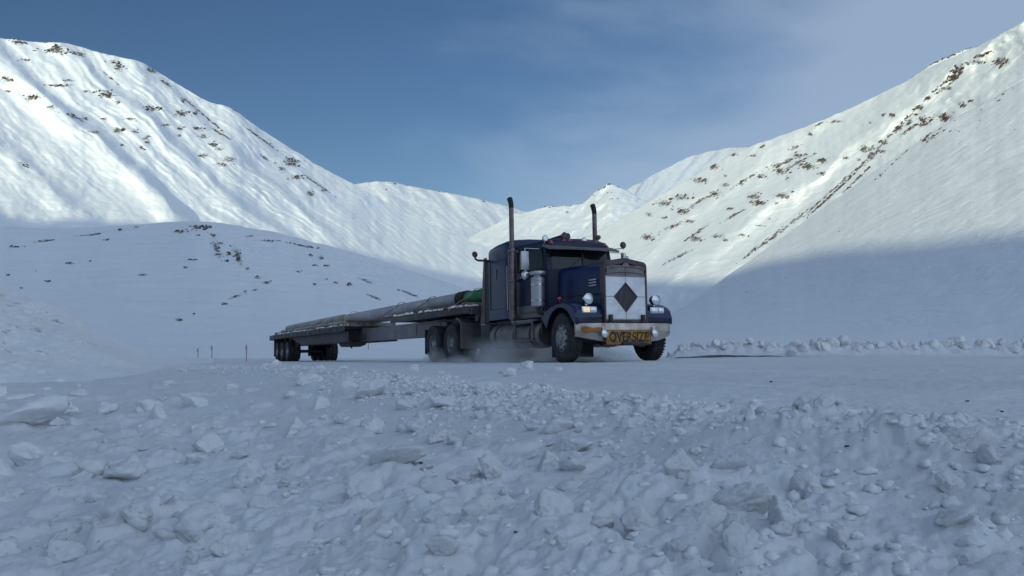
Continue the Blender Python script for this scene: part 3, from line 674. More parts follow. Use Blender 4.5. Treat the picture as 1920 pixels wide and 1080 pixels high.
# ------------------------------------------------------------------ mesh builder for made things
class MB:
    def __init__(s): s.bm = bmesh.new()
    def box(s, x0, x1, y0, y1, z0, z1, bev=0, segs=2):
        r = bmesh.ops.create_cube(s.bm, size=1); vs = r['verts']
        for v in vs: v.co = Vector(((x0 + x1) / 2 + v.co.x * (x1 - x0), (y0 + y1) / 2 + v.co.y * (y1 - y0), (z0 + z1) / 2 + v.co.z * (z1 - z0)))
        if bev:
            es = list({e for v in vs for e in v.link_edges}); bmesh.ops.bevel(s.bm, geom=es, offset=bev, segments=segs, affect='EDGES', profile=.5)
        return s
    def tube(s, pts, r, seg=12, cap=True):
        pts = [Vector(p) for p in pts]; rs = r if isinstance(r, (list, tuple)) else [r] * len(pts); rings = []
        up = None
        for i, p in enumerate(pts):
            t = (pts[min(i + 1, len(pts) - 1)] - pts[max(i - 1, 0)]).normalized()
            if up is None: up = Vector((0, 0, 1)) if abs(t.z) < .9 else Vector((1, 0, 0))
            a = t.cross(up).normalized(); b = a.cross(t).normalized(); up = b
            rings.append([s.bm.verts.new(p + (a * math.cos(q) + b * math.sin(q)) * rs[i]) for q in (2 * math.pi * k / seg for k in range(seg))])
        for A, B in zip(rings, rings[1:]):
            for k in range(seg): s.bm.faces.new((A[k], A[(k + 1) % seg], B[(k + 1) % seg], B[k]))
        if cap: s.bm.faces.new(rings[0][::-1]); s.bm.faces.new(rings[-1])
        return s
    def cyl(s, p0, p1, r, seg=20, r1=None): return s.tube([p0, p1], [r, r1 if r1 is not None else r], seg)
    def loft(s, rings, cap=True, closed=True):
        R = [[s.bm.verts.new(p) for p in ring] for ring in rings]; n = len(R[0])
        for A, B in zip(R, R[1:]):
            for k in range(n if closed else n - 1): s.bm.faces.new((A[k], A[(k + 1) % n], B[(k + 1) % n], B[k]))
        if cap: s.bm.faces.new(R[0][::-1]); s.bm.faces.new(R[-1])
        return s
    def prism(s, poly, axis, a, b):
        def P(u, v, w): return {'x': (w, u, v), 'y': (u, w, v), 'z': (u, v, w)}[axis]
        return s.loft([[P(u, v, a) for u, v in poly], [P(u, v, b) for u, v in poly]])
    def lathe(s, prof, c, axis='y', seg=36):
        """prof: (radius, offset along axis)"""
        R = []
        for k in range(seg):
            q = 2 * math.pi * k / seg; ring = []
            for r, o in prof:
                if axis == 'y': p = (c[0] + r * math.cos(q), c[1] + o, c[2] + r * math.sin(q))
                elif axis == 'x': p = (c[0] + o, c[1] + r * math.cos(q), c[2] + r * math.sin(q))
                else: p = (c[0] + r * math.cos(q), c[1] + r * math.sin(q), c[2] + o)
                ring.append(s.bm.verts.new(p))
            R.append(ring)
        n = len(prof)
        for k in range(seg):
            A, B = R[k], R[(k + 1) % seg]
            for i in range(n - 1): s.bm.faces.new((A[i], A[i + 1], B[i + 1], B[i]))
        return s
    def build(s, name, m, parent=None, ang=35, label=None):
        bmesh.ops.remove_doubles(s.bm, verts=s.bm.verts, dist=1e-5)
        bmesh.ops.recalc_face_normals(s.bm, faces=s.bm.faces)
        me = bpy.data.meshes.new(name); s.bm.to_mesh(me); s.bm.free()
        me.polygons.foreach_set('use_smooth', [True] * len(me.polygons)); me.set_sharp_from_angle(angle=math.radians(ang))
        me.materials.append(m); o = bpy.data.objects.new(name, me); col.objects.link(o)
        if parent: o.parent = parent
        if label: o['label'] = label
        return o
def empty(name, mtx=None, loc=None, rz=0):
    o = bpy.data.objects.new(name, None); o.empty_display_size = .5; col.objects.link(o)
    if mtx is not None: o.matrix_world = mtx
    if loc is not None: o.location = loc; o.rotation_euler[2] = rz
    return o
TM = Matrix(((th[0], tl[0], tu[0], TO[0]), (th[1], tl[1], tu[1], TO[1]), (th[2], tl[2], tu[2], TO[2]), (0, 0, 0, 1)))

# ------------------------------------------------------------------ the truck (x forward, y left, z up; origin under the front axle)
truck = empty('semi_truck', TM)
tag(truck, 'dark blue long-nose semi truck with white grille cover and two tall exhaust stacks', 'truck')

def wheel(parent, x, y, side, R=.52, dual=False, bulge=True):
    """side -1 = right side of the vehicle (seen), outer face at |y|"""
    o_ = side
    def tyre_prof(y0, wd):
        a = y0; b = y0 - o_ * wd
        e = o_
        p = [(.30, 0), (.33, .012), (.40, .022), (.47, .012), (.505, -.015), (.52, -.045)]
        n = [(r * R / .52, a + e * q) for r, q in p]
        for g in (.30, .5, .70): n += [(R, a - e * wd * (g - .03)), (R - .014, a - e * wd * (g - .02)), (R - .014, a - e * wd * (g + .02)), (R, a - e * wd * (g + .03))]
        n += [(r * R / .52, b - e * q) for r, q in p[::-1]]
        return n
    t = MB(); t.lathe(tyre_prof(0, .27), (x, y - side * .0, R), 'y', 40)
    if dual: t.lathe(tyre_prof(-side * .31, .27), (x, y, R), 'y', 40)
    for k in range(44):                                   # tread blocks
        q = 2 * math.pi * k / 44; c, s_ = math.cos(q), math.sin(q)
        for yy in ((-side * .04, -side * .04),):
            px_, pz_ = x + c * (R + .002), R + s_ * (R + .002)
            tx, tz = -s_ * .02, c * .02; rx, rz = c * .012, s_ * .012
            y0 = y + side * .0; y1 = y - side * .055
            ring = lambda yy: [(px_ - tx - rx, yy, pz_ - tz - rz), (px_ + tx - rx, yy, pz_ + tz - rz), (px_ + tx + rx * .4, yy, pz_ + tz + rz * .4), (px_ - tx + rx * .4, yy, pz_ - tz + rz * .4)]
            t.loft([ring(y0), ring(y1)])
    wh = MB()
    e = side
    if bulge: prof = [(.305, .0), (.30, -.03), (.285, -.05), (.27, -.03), (.20, .015), (.13, .03), (.125, .06), (.06, .075), (.0, .078)]
    else: prof = [(.305, .0), (.295, -.05), (.285, -.13), (.25, -.155), (.16, -.15), (.13, -.12), (.125, -.03), (.08, .0), (.0, .005)]
    wh.lathe([(r * R / .52, y_ * e) for r, y_ in prof], (x, y, R), 'y', 32)
    root = t.build('wheel', M['black'], parent, 30)
    rim = wh.build('rim', M['rim'], root, 30)
    hb = MB()
    for k in range(10):
        q = 2 * math.pi * (k + .5) / 10; rr = .235 * R / .52; yo = (-.012 if bulge else -.156) * e
        hb.cyl((x + rr * math.cos(q), y + yo - .004 * e, R + rr * math.sin(q)), (x + rr * math.cos(q), y + yo + .012 * e, R + rr * math.sin(q)), .028, 10)
    hb.build('hand_holes', M['soot_hollow_black'], root)  # dark discs stand in for the shade inside the openings
    nb = MB()
    for k in range(10):
        q = 2 * math.pi * k / 10; rr = .165 * R / .52; yo = (.02 if bulge else -.15) * e
        nb.cyl((x + rr * math.cos(q), y + yo, R + rr * math.sin(q)), (x + rr * math.cos(q), y + yo + .035 * e, R + rr * math.sin(q)), .014, 6)
    nb.build('wheel_nuts', M['dullmetal'], root)
    return root
for sd in (-1, 1):
    fw = wheel(truck, 0, sd * 1.19, sd); cpt = Vector((0, sd * 1.05, .52)); fw.matrix_local = Matrix.Translation(cpt) @ Matrix.Rotation(math.radians(-6), 4, 'Z') @ Matrix.Translation(-cpt)
    for x in (-5.97, -7.32): wheel(truck, x, sd * 1.21, sd, dual=True, bulge=False)

# chassis
c = MB()
for y in (-.45, .37): c.box(-8.0, .75, y, y + .08, .72, .98, .01)
for x in (-7.9, -6.7, -5.4, -3.5, -1.2, .5): c.box(x, x + .1, -.37, .37, .74, .95)
for x in (-5.97, -7.32): c.cyl((x, -.95, .52), (x, .95, .52), .09); c.lathe([(.0, -.2), (.16, -.17), (.22, 0), (.16, .17), (0, .2)], (x, 0, .54), 'y', 20)
c.box(-.05, .05, -1.0, 1.0, .42, .54, .02)
c.box(-5.7, -5.0, -.3, .3, .45, .7, .05)
c.box(-.4, .55, -.35, .35, .38, .72, .05)         # engine sump and crossmember
c.box(-3.6, -1.0, -.95, .95, .86, 1.02, .02)      # cab sub-frame
c.build('chassis_frame', M['frame'], truck)
f = MB(); f.prism([(-7.1, 1.1), (-6.2, 1.1), (-6.0, 1.2), (-7.0, 1.22)], 'y', -.45, .45); f.build('fifth_wheel', M['frame'], truck)

# cab
def plan(x0, x1, xc, w, inset=0):
    return [(x0, -w), (x1, -w), (x1 + .14, -w + .17), (xc, -.03), (xc, .03), (x1 + .14, w - .17), (x1, w), (x0, w)]
cab = MB()
cab.loft([[(x, y * (1 if x < -2 else .90), z) for x, y in plan(-2.5, -1.16, -.90, 1.03 - k)] for z, k in ((1.06, .04), (1.14, 0), (1.9, 0), (2.10, .015))])
cab.loft([[(x, y * (1 if x < -2 else .90), z) for x, y in plan(-2.5 + e, -1.26 - e * .6, -1.03 - e, 1.0 - k)] for z, k, e in ((2.60, .0, 0), (2.70, .0, 0), (2.76, .06, .04), (2.83, .25, .16), (2.87, .55, .4))])
for sd in (-1, 1):
    cab.loft([[(x + a, sd * (w + b), z) for a, b in ((-.05, 0), (.05, -.03), (.05, -.10), (-.05, -.07))] for x, w, z in ((-1.13, .915, 2.08), (-1.24, .89, 2.62))])   # A pillar
    cab.box(-2.5, -2.30, sd * 1.0 - .02 - (0 if sd < 0 else .04), sd * 1.0 + .02 + (.04 if sd < 0 else 0), 2.08, 2.62)
cab.loft([[(-.93 + dx, y, z) for y, dx in ((-.03, 0), (.03, 0), (.03, -.05), (-.03, -.05))] if False else [(x, -.03, z), (x, .03, z), (x - .05, .03, z), (x - .05, -.03, z)] for x, z in ((-.91, 2.08), (-1.04, 2.62))])
cab.box(-2.5, -2.44, -.98, .98, 2.08, 2.62)
cabo = cab.build('cab', M['paint2'], truck)
for sd in (-1, 1):
    g = MB(); w1, w2 = .97, .95
    g.loft([[(-.93, sd * .03, 2.06), (-1.03, sd * .73, 2.06), (-1.145, sd * .865, 2.06)], [(-1.055, sd * .03, 2.61), (-1.13, sd * .71, 2.61), (-1.24, sd * .845, 2.61)]], cap=False, closed=False)
    g.build('windshield', M['glass'], truck)
    d = MB(); d.box(-2.28, -1.22, sd * 1.035 - .012, sd * 1.035 + .012, 1.12, 2.10, .008); 
    for v_ in d.bm.verts: v_.co.y -= sd * .085 * max(0, v_.co.x + 2.28)
    door = d.build('door', M['paint2'], truck)
    h = MB(); h.box(-2.2, -2.06, sd * 1.055 - .012, sd * 1.055 + .012, 1.95, 1.985, .006); h.build('handle', M['chrome'], door)
    gw = MB(); gw.loft([[(-2.30, sd * 1.008, 2.10), (-1.18, sd * .918, 2.10)], [(-2.30, sd * .988, 2.61), (-1.28, sd * .90, 2.61)]], cap=False, closed=False); gw.build('window', M['glass'], door)
    b = MB(); b.box(-2.28, -1.22, sd * 1.045 - .006, sd * 1.045 + .006, 1.12, 1.30, .004)
    for v_ in b.bm.verts: v_.co.y -= sd * .085 * max(0, v_.co.x + 2.28)
    b.build('kick_plate', M['dullmetal'], door)
    fr = MB(); fr.tube([(-2.29, sd * 1.01, 2.12), (-2.29, sd * .99, 2.58), (-1.30, sd * .905, 2.58), (-1.19, sd * .925, 2.12), (-2.29, sd * 1.01, 2.12)], .014, 6); fr.build('window_frame', M['frame'], door)
s_ = MB()
for y in (-.55, .55): s_.box(-2.3, -1.8, y - .25, y + .25, 1.5, 1.65, .05); s_.box(-2.35, -2.2, y - .25, y + .25, 1.6, 2.3, .06)
s_.build('seats', M['seat'], truck)
st = MB(); st.lathe([(.22, -.012), (.235, 0), (.22, .012), (.205, 0), (.22, -.012)], (-1.5, .55, 2.0), 'x', 24); st.cyl((-1.5, .55, 2.0), (-1.1, .55, 1.8), .02, 8); st.build('steering_wheel', M['seat'], truck)
# visor
v = MB(); v.loft([[(x, y, z) for x, z in ((-1.20, 2.67), (-.84 + .16 * (1 - (y / 1.02) ** 2) - .06, 2.56 ), (-.85 + .16 * (1 - (y / 1.02) ** 2) - .06, 2.52), (-1.20, 2.62))] for y in np.linspace(-.94, .94, 13)])
v.build('sun_visor', M['dullmetal'], truck)
# wipers
w = MB()
for y in (-.45, .35): w.cyl((-.92, y, 2.09), (-1.0, y + .38, 2.36), .008, 6)
w.build('wiper', M['frame'], truck)
# roof lights, horns, spot lamps
for y in (-.74, -.40, -.25, .05, .25, .45, .70):
    m_ = MB(); m_.lathe([(.0, .05), (.035, .045), (.05, .02), (.055, 0), (.055, -.12), (0, -.14)], (-1.16, y, 2.78 - .10 * (y / .9) ** 2), 'x', 14); m_.build('marker_light', M['red'], truck)
for y in (-.88, .16):
    m_ = MB(); m_.lathe([(.0, .02), (.06, .015), (.075, 0), (.07, -.04), (.03, -.08), (.0, -.09)], (-1.15, y, 2.80), 'x', 18); m_.cyl((-1.2, y, 2.7), (-1.2, y, 2.78), .015, 8); m_.build('roof_lamp', M['chrome'], truck)
for y, L in ((-.30, .62), (-.14, .5)):
    h = MB(); h.tube([(-1.9, y, 2.92), (-1.9 + L * .7, y, 2.92), (-1.9 + L * .92, y, 2.92), (-1.9 + L, y, 2.92)], [.018, .028, .05, .075], 16); h.cyl((-1.75, y, 2.84), (-1.75, y, 2.92), .012, 6); h.cyl((-1.45, y, 2.80), (-1.45, y, 2.92), .012, 6)
    h.build('air_horn', M['brown'], truck)
an = MB(); an.lathe([(.0, .05), (.05, .045), (.06, 0), (.05, -.05), (0, -.05)], (-1.4, .70, 2.93), 'x', 16); an.cyl((-1.4, .70, 2.8), (-1.4, .70, 2.9), .014, 8); an.cyl((-1.4, .42, 2.83), (-1.4, .62, 2.86), .02, 8); an.build('roof_lamp', M['brown'], truck)

# hood and nose
def hood_ring(x, w, zt, zb):
    r = .16; pts = [(x, -w - .03, zb), (x, -w, zt - r * 1.3)]
    for k in range(1, 6):
        a = math.pi / 2 * k / 5; pts.append((x, -w + r * (1 - math.cos(a)) * 1.2, zt - r * 1.3 + r * math.sin(a)))
    pts += [(x, -.06, zt + .0), (x, 0, zt + .015)]
    return pts + [(x_, -y_, z_) for x_, y_, z_ in pts[-2::-1]]
h = MB(); h.loft([hood_ring(x, w_, zt, zb) for x, w_, zt, zb in ((-.98, .66, 2.17, 1.05), (-.5, .63, 2.16, 1.0), (.0, .585, 2.13, .95), (.35, .55, 2.11, .92), (.56, .53, 2.10, .90))])
hood = h.build('hood', M['paint'], truck)
b = MB()
for z in (1.60, 1.66, 1.72): b.box(.18, .46, -.600, -.575, z, z + .028, .004)
b.build('hood_vent', M['badge'], hood)
hm = MB()
for sd in (-1, 1): hm.tube([(-.9, sd * .69, 1.45), (.5, sd * .575, 1.42)], .012, 6)
hm.build('hood_trim', M['frame'], hood)
# radiator surround
def shell(x, w, zt, zb, wb):
    r = .15; pts = [(x, -wb, zb), (x, -w, zt - .30), (x, -w, zt - .17)]
    for k in range(1, 6): a = math.pi / 2 * k / 5; pts.append((x, -w + .13 * (1 - math.cos(a)), zt - .17 + .10 * math.sin(a)))
    pts.append((x, 0, zt)); return pts + [(a, -b, c) for a, b, c in pts[-2::-1]]
g = MB(); A = shell(.55, .545, 2.19, .82, .54); Bq = shell(.70, .545, 2.18, .82, .54); Cq = shell(.70, .505, 2.08, .86, .505); Dq = shell(.64, .505, 2.08, .86, .505)
g.loft([A, Bq, Cq, Dq], cap=False); g.bm.faces.ensure_lookup_table()
gs = g.build('grille_surround', M['brown'], truck)
g = MB(); g.box(.60, .64, -.475, .475, .86, 2.0); g.build('radiator_core', M['grilleback'], gs)
g = MB()
for k in range(31): y = -.45 + k * .03; g.box(.645, .665, y - .005, y + .005, .88, 1.92)
g.build('grille_bars', M['grillebar'], gs)
g = MB()
g.tube([(.70, -.50, 1.84), (.712, -.25, 1.87), (.715, 0, 1.885), (.712, .25, 1.87), (.70, .50, 1.84)], .016, 8)
g.tube([(.70, -.50, 1.95), (.712, -.25, 1.985), (.715, 0, 2.0), (.712, .25, 1.985), (.70, .50, 1.95)], .014, 8)
g.box(.685, .70, -.475, .475, 1.80, 2.02); g.tube([(.705, 0, 1.80), (.705, 0, 2.04)], .012, 6)
g.build('grille_crown', M['dullmetal'], gs)
g = MB(); g.prism([(-.09, 2.0), (.09, 2.0), (.07, 2.05), (0, 2.075), (-.07, 2.05)], 'x', .70, .725); g.cyl((.60, 0, 2.16), (.60, 0, 2.22), .018, 10); g.lathe([(0, .0), (.03, .01), (.035, .05), (.015, .09), (0, .10)], (.60, 0, 2.21), 'z', 12); g.build('hood_ornament', M['dullmetal'], gs)
# white winter cover with diamond opening
DW, DT, DB = .30, .30, .33; zc = 1.36
cv = MB()
outer = [(-.50, .87), (.50, .87), (.50, 1.80), (-.50, 1.80)]
dm = [(0, zc - DB), (DW, zc), (0, zc + DT), (-DW, zc)]
def cover_part(poly):
    n = len(poly); cv.prism(poly, 'x', .672, .686)
cover_part([(-.50, .87), (0, .87), (0, zc - DB), (-DW, zc), (-.50, zc)])
cover_part([(0, .87), (.50, .87), (.50, zc), (DW, zc), (0, zc - DB)])
cover_part([(-.50, zc), (-DW, zc), (0, zc + DT), (0, 1.80), (-.50, 1.80)])
cover_part([(DW, zc), (.50, zc), (.50, 1.80), (0, 1.80), (0, zc + DT)])
cvo = cv.build('grille_cover', M['cover'], truck)
sm = MB(); sm.box(.684, .690, -.50, -DW, zc - .005, zc + .005); sm.box(.684, .690, DW, .50, zc - .005, zc + .005); sm.box(.684, .690, -.004, .004, zc + DT, 1.80); sm.box(.684, .690, -.004, .004, .87, zc - DB)
for z in (.885, 1.785): sm.box(.684, .692, -.50, .50, z - .006, z + .006)
for a, b in (((0, zc - DB), (DW, zc)), ((DW, zc), (0, zc + DT)), ((0, zc + DT), (-DW, zc)), ((-DW, zc), (0, zc - DB))): sm.tube([(.686, a[0], a[1]), (.686, b[0], b[1])], .009, 6)
sm.build('seam', M['dullmetal'], cvo)

# fenders
for sd in (-1, 1):
    top = [(-.80, 1.00), (-.66, 1.09), (-.45, 1.18), (-.20, 1.24), (.10, 1.26), (.34, 1.23), (.52, 1.16), (.60, 1.06), (.64, .96), (.64, .84)]
    f = MB()
    f.loft([[(x, sd * y, z - dz) for y, dz in ((1.225, .05), (1.20, .015), (1.14, 0), (.56, -.02), (.56, .03), (1.13, .04), (1.2, .06))] for x, z in top])
    arch = [(.60 * math.cos(math.radians(a)), .54 + .62 * math.sin(math.radians(a))) for a in range(32, 165, 10)]
    poly = [(x, z - .03) for x, z in top] + [(.58, .80)] + arch
    f.prism(poly, 'y', sd * 1.190, sd * 1.225)
    f.box(.56, .635, min(sd * 1.2, sd * .56), max(sd * 1.2, sd * .56), .84, 1.08, .02)
    fe = f.build('fender', M['paint'], truck)
    # splash guard behind the wheel
    b = MB(); b.box(-.85, -.82, min(sd * 1.2, sd * .6), max(sd * 1.2, sd * .6), .62, 1.05)
    if sd < 0: b.box(-.84, -.81, -.95, .12, .10, .62); b.build('splash_guard', M['frame'], fe)
    hl = MB(); hy = sd * .86
    hl.lathe([(.0, -.18), (.05, -.17), (.10, -.09), (.115, .0), (.115, .03), (.10, .035), (.10, .02)], (.56, hy, 1.31), 'x', 24); hl.cyl((.48, hy, 1.15), (.48, hy, 1.25), .03, 10)
    ho = hl.build('headlight', M['chrome'], truck)
    hl = MB(); hl.lathe([(.0, .045), (.055, .04), (.10, .02)], (.56, hy, 1.31), 'x', 24); hl.build('lens', M['lens'], ho)
    tb = MB(); tb.box(.54, .64, hy - .20, hy + .16, 1.01, 1.15, .015); to = tb.build('turn_signal', M['chrome'], truck)
    for a, b_, mt in ((-.17, -.01, 'amberlit' if sd < 0 else 'lens'), (.01, .15, 'lens')):
        q = MB(); q.box(.635, .655, hy + a, hy + b_, 1.03, 1.13, .008); q.build('lens', M[mt], to)
    mk = MB(); mk.lathe([(0, .03), (.03, .025), (.045, 0), (.045, -.03), (0, -.03)], (-.15, sd * 1.12, 1.36), 'x', 12); mk.cyl((-.15, sd * 1.12, 1.27), (-.15, sd * 1.12, 1.33), .01, 6); mk.build('marker_light', M['red'], fe)

# bumper
def bx(y): return .86 - .02 * (y / .7) ** 2 - .30 * max(0, abs(y) - .75) ** 1.2 / .5 ** 1.2 * .8
b = MB()
ys = [-1.19, -1.12, -1.0, -.85, -.75, -.5, -.25, 0, .25, .5, .75, .85, 1.0, 1.14, 1.21]
b.loft([[(bx(y) + dx, y, z) for dx, z in ((-.05, .80), (-.01, .795), (0, .77), (.0, .645), (.014, .635), (.014, .625), (0, .615), (-.02 - .02, .41 + .14 * max(0, abs(y) - .6) / .66), (-.07, .40 + .14 * max(0, abs(y) - .6) / .66))] for y in ys])
bump = b.build('bumper', M['bumper'], truck)
sg = MB(); sg.box(.885, .91, -.66, .46, .355, .645, .006); sign = sg.build('warning_sign', M['yellow'], bump)
sb = MB(); 
for z in (.382, .658): sb.box(.908, .916, -.66, .46, z - .02, z - .004)
for y in (-.655, .445): sb.box(.908, .916, y, y + .012, .362, .638)
sb.build('sign_border', M['orange'], sign)
cu = bpy.data.curves.new('t', 'FONT'); cu.body = 'OVERSIZE'; cu.size = .25; cu.align_x = 'CENTER'; cu.align_y = 'CENTER'; cu.extrude = .004; cu.offset = .006
tobj = bpy.data.objects.new('t', cu); col.objects.link(tobj); bpy.context.view_layer.update()
dg = bpy.context.evaluated_depsgraph_get(); tme = bpy.data.meshes.new_from_object(tobj.evaluated_get(dg)); bpy.data.objects.remove(tobj)
tx = [v.co.x for v in tme.vertices]; sx_ = .98 / (max(tx) - min(tx))
for vv in tme.vertices: a, b_, c_ = vv.co; vv.co = (.914 + c_, a * sx_ - .10, .50 + b_ * 1.12)
tme.materials.append(M['black_text']); to = bpy.data.objects.new('lettering', tme); col.objects.link(to); to.parent = sign
for y in (-.72, .54):
    f = MB(); f.lathe([(0, -.09), (.06, -.07), (.085, 0), (.085, .03), (.075, .035), (.075, .02)], (.93, y, .58), 'x', 18); f.cyl((.90, y, .64), (.88, y, .72), .02, 8); fo = f.build('fog_lamp', M['chrome'], bump)
    f = MB(); f.lathe([(0, .04), (.05, .033), (.075, .02)], (.93, y, .58), 'x', 18); f.build('lens', M['lens'], fo)
f = MB(); f.loft([[(bx(y) + .01 + .03 * math.sin(q), y, .67 + .055 * math.cos(q) * (1 + .25 * math.sin(y * 23)) - .03 * math.sin(-y * 3)) for q in np.linspace(0, 2 * math.pi, 10, endpoint=False)] for y in np.linspace(-1.1, -.78, 12)])
f.build('rolled_banner', M['orange'], bump)
tw = MB(); tw.box(.80, .90, .15, .3, .30, .42, .01); tw.box(.8, 1.0, -.3, .3, .33, .40, .01); tw.build('tow_hook', M['frame'], truck)

# air cleaners, stacks, tanks, mirrors
for sd in (-1, 1):
    a = MB(); cx, cy = -1.02, sd * 1.17
    a.lathe([(0, 1.22), (.12, 1.22), (.155, 1.25), (.155, 1.80), (.162, 1.805), (.162, 1.83), (.155, 1.835), (.155, 1.88), (.10, 1.90), (.10, 1.93), (.17, 1.94), (.18, 1.97), (.17, 2.02), (.0, 2.05)], (cx, cy, 0), 'z', 28)
    ac = a.build('air_cleaner', M['mirrorback'], truck)
    a = MB()
    for z in (1.35, 1.70): a.lathe([(.157, z), (.165, z + .005), (.165, z + .035), (.157, z + .04)], (cx, cy, 0), 'z', 28)
    a.build('band', M['chrome'], ac)
    a = MB(); a.tube([(cx, cy, 1.24), (cx, cy - sd * .02, 1.12), (cx + .05, cy - sd * .25, 1.08), (cx + .1, cy - sd * .5, 1.1)], .07, 12); a.build('intake_hose', M['frame'], ac)
    # exhaust stack
    sx, sy = -2.27, sd * 1.17
    a = MB(); a.tube([(sx, sy, 1.0), (sx, sy, 2.66), (sx, sy, 2.70)], [.09, .09, .062], 20)
    a.tube([(sx, sy, 2.68), (sx, sy, 3.68)], .058, 18, cap=False)
    ex = a.build('exhaust_stack', M['stack'], truck)
    a = MB(); a.tube([(sx, sy, 3.66), (sx - .005, sy, 3.74), (sx - .03, sy, 3.82), (sx - .075, sy, 3.90)], [.06, .061, .063, .066], 18, cap=False); a.tube([(sx - .03, sy, 3.815), (sx - .07, sy, 3.89)], .05, 14); a.build('exhaust_tip', M['soot_hollow_black'], ex)
    a = MB()
    for z in (1.05, 1.9, 2.6): a.lathe([(.091, z), (.10, z + .005), (.10, z + .035), (.091, z + .04)], (sx, sy, 0), 'z', 20); a.box(sx - .02, sx + .02, min(sy, sd * 1.0), max(sy, sd * 1.0), z, z + .04)
    a.build('clamp', M['dullmetal'], ex)
    a = MB(); a.tube([(sx, sy, 1.02), (sx, sy, .95), (sx + .1, sy, .90), (sx + 1.0, sy + sd * .02, .93)], .045, 12); a.build('elbow_pipe', M['dullmetal'], ex)
    # tank
    a = MB(); a.lathe([(0, -3.55), (.24, -3.55), (.30, -3.50), (.30, -1.15), (.24, -1.10), (0, -1.10)], (0, sd * .90, .62), 'x', 32)
    ta = a.build('fuel_tank', M['dullmetal'], truck)
    a = MB()
    for x in (-3.2, -2.2, -1.4): a.lathe([(.301, x - .03), (.312, x - .028), (.312, x + .028), (.301, x + .03)], (0, sd * .90, .62), 'x', 32)
    a.build('tank_strap', M['frame'], ta)
    a = MB(); a.box(-2.15, -1.15, min(sd * .95, sd * 1.24), max(sd * .95, sd * 1.24), .925, .96, .006); a.box(-2.1, -1.2, min(sd * 1.12, sd * 1.25), max(sd * 1.12, sd * 1.25), .48, .51, .006); a.box(-2.1, -2.07, min(sd * 1.2, sd * 1.24), max(sd * 1.2, sd * 1.24), .49, .95); a.box(-1.23, -1.2, min(sd * 1.2, sd * 1.24), max(sd * 1.2, sd * 1.24), .49, .95); a.build('step', M['dullmetal'], truck)
    a = MB(); a.box(-4.25, -3.72, min(sd * .55, sd * 1.1), max(sd * .55, sd * 1.1), .45, .95, .03); a.build('battery_box', M['frame'], truck)
    a = MB(); a.box(-5.28, -5.24, min(sd * .62, sd * 1.22), max(sd * .62, sd * 1.22), .35, 1.05); a.loft([[(x, sd * .62, z), (x, sd * 1.22, z), (x, sd * 1.22, z + .03), (x, sd * .62, z + .03)] for x, z in ((-5.26, 1.03), (-5.4, 1.12), (-5.6, 1.17))]); a.build('quarter_fender', M['dullmetal'], truck)
    a = MB(); a.box(-8.0, -7.98, min(sd * .58, sd * 1.2), max(sd * .58, sd * 1.2), .22, .95); a.build('mud_flap', M['black'], truck)
    # cab running board / sill
    a = MB(); a.box(-2.5, -.85, min(sd * .98, sd * 1.07), max(sd * .98, sd * 1.07), 1.0, 1.12, .015); a.build('sill', M['dullmetal'], truck)
# mirrors
def mirror(sd):
    a = MB(); y = sd * 1.36
    a.box(-1.30, -1.235, y - .10, y + .10, 2.07, 2.50, .02); mi = a.build('mirror', M['mirrorback'], truck)
    a = MB(); a.tube([(-1.25, sd * .9, 2.56), (-1.25, y, 2.56), (-1.25, y, 2.02), (-1.20, sd * .92, 2.0)], .012, 8); a.build('bracket', M['chrome'], mi)
    a = MB(); a.lathe([(0, .06), (.07, .045), (.11, 0), (.11, -.01), (0, -.012)], (-1.23, y, 1.95), 'x', 20); a.build('convex_mirror', M['chrome'], mi)
mirror(-1); mirror(1)
a = MB(); a.lathe([(0, .05), (.06, .04), (.085, 0), (.06, -.05), (0, -.06)], (-1.15, 1.24, 2.74), 'x', 18); a.cyl((-1.15, .95, 2.63), (-1.15, 1.24, 2.66), .01, 6); a.cyl((-1.15, 1.24, 2.64), (-1.15, 1.24, 2.70), .012, 6); a.build('work_lamp', M['brown'], truck)
a = MB(); a.lathe([(0, .05), (.055, .04), (.08, 0), (.055, -.05), (0, -.06)], (-3.85, -1.42, 2.72), 'x', 18); a.tube([(-3.85, -1.42, 2.68), (-3.85, -1.40, 2.60), (-3.85, -1.34, 2.57), (-3.85, -1.0, 2.57)], .028, 8); a.build('work_lamp', M['brown'], truck)

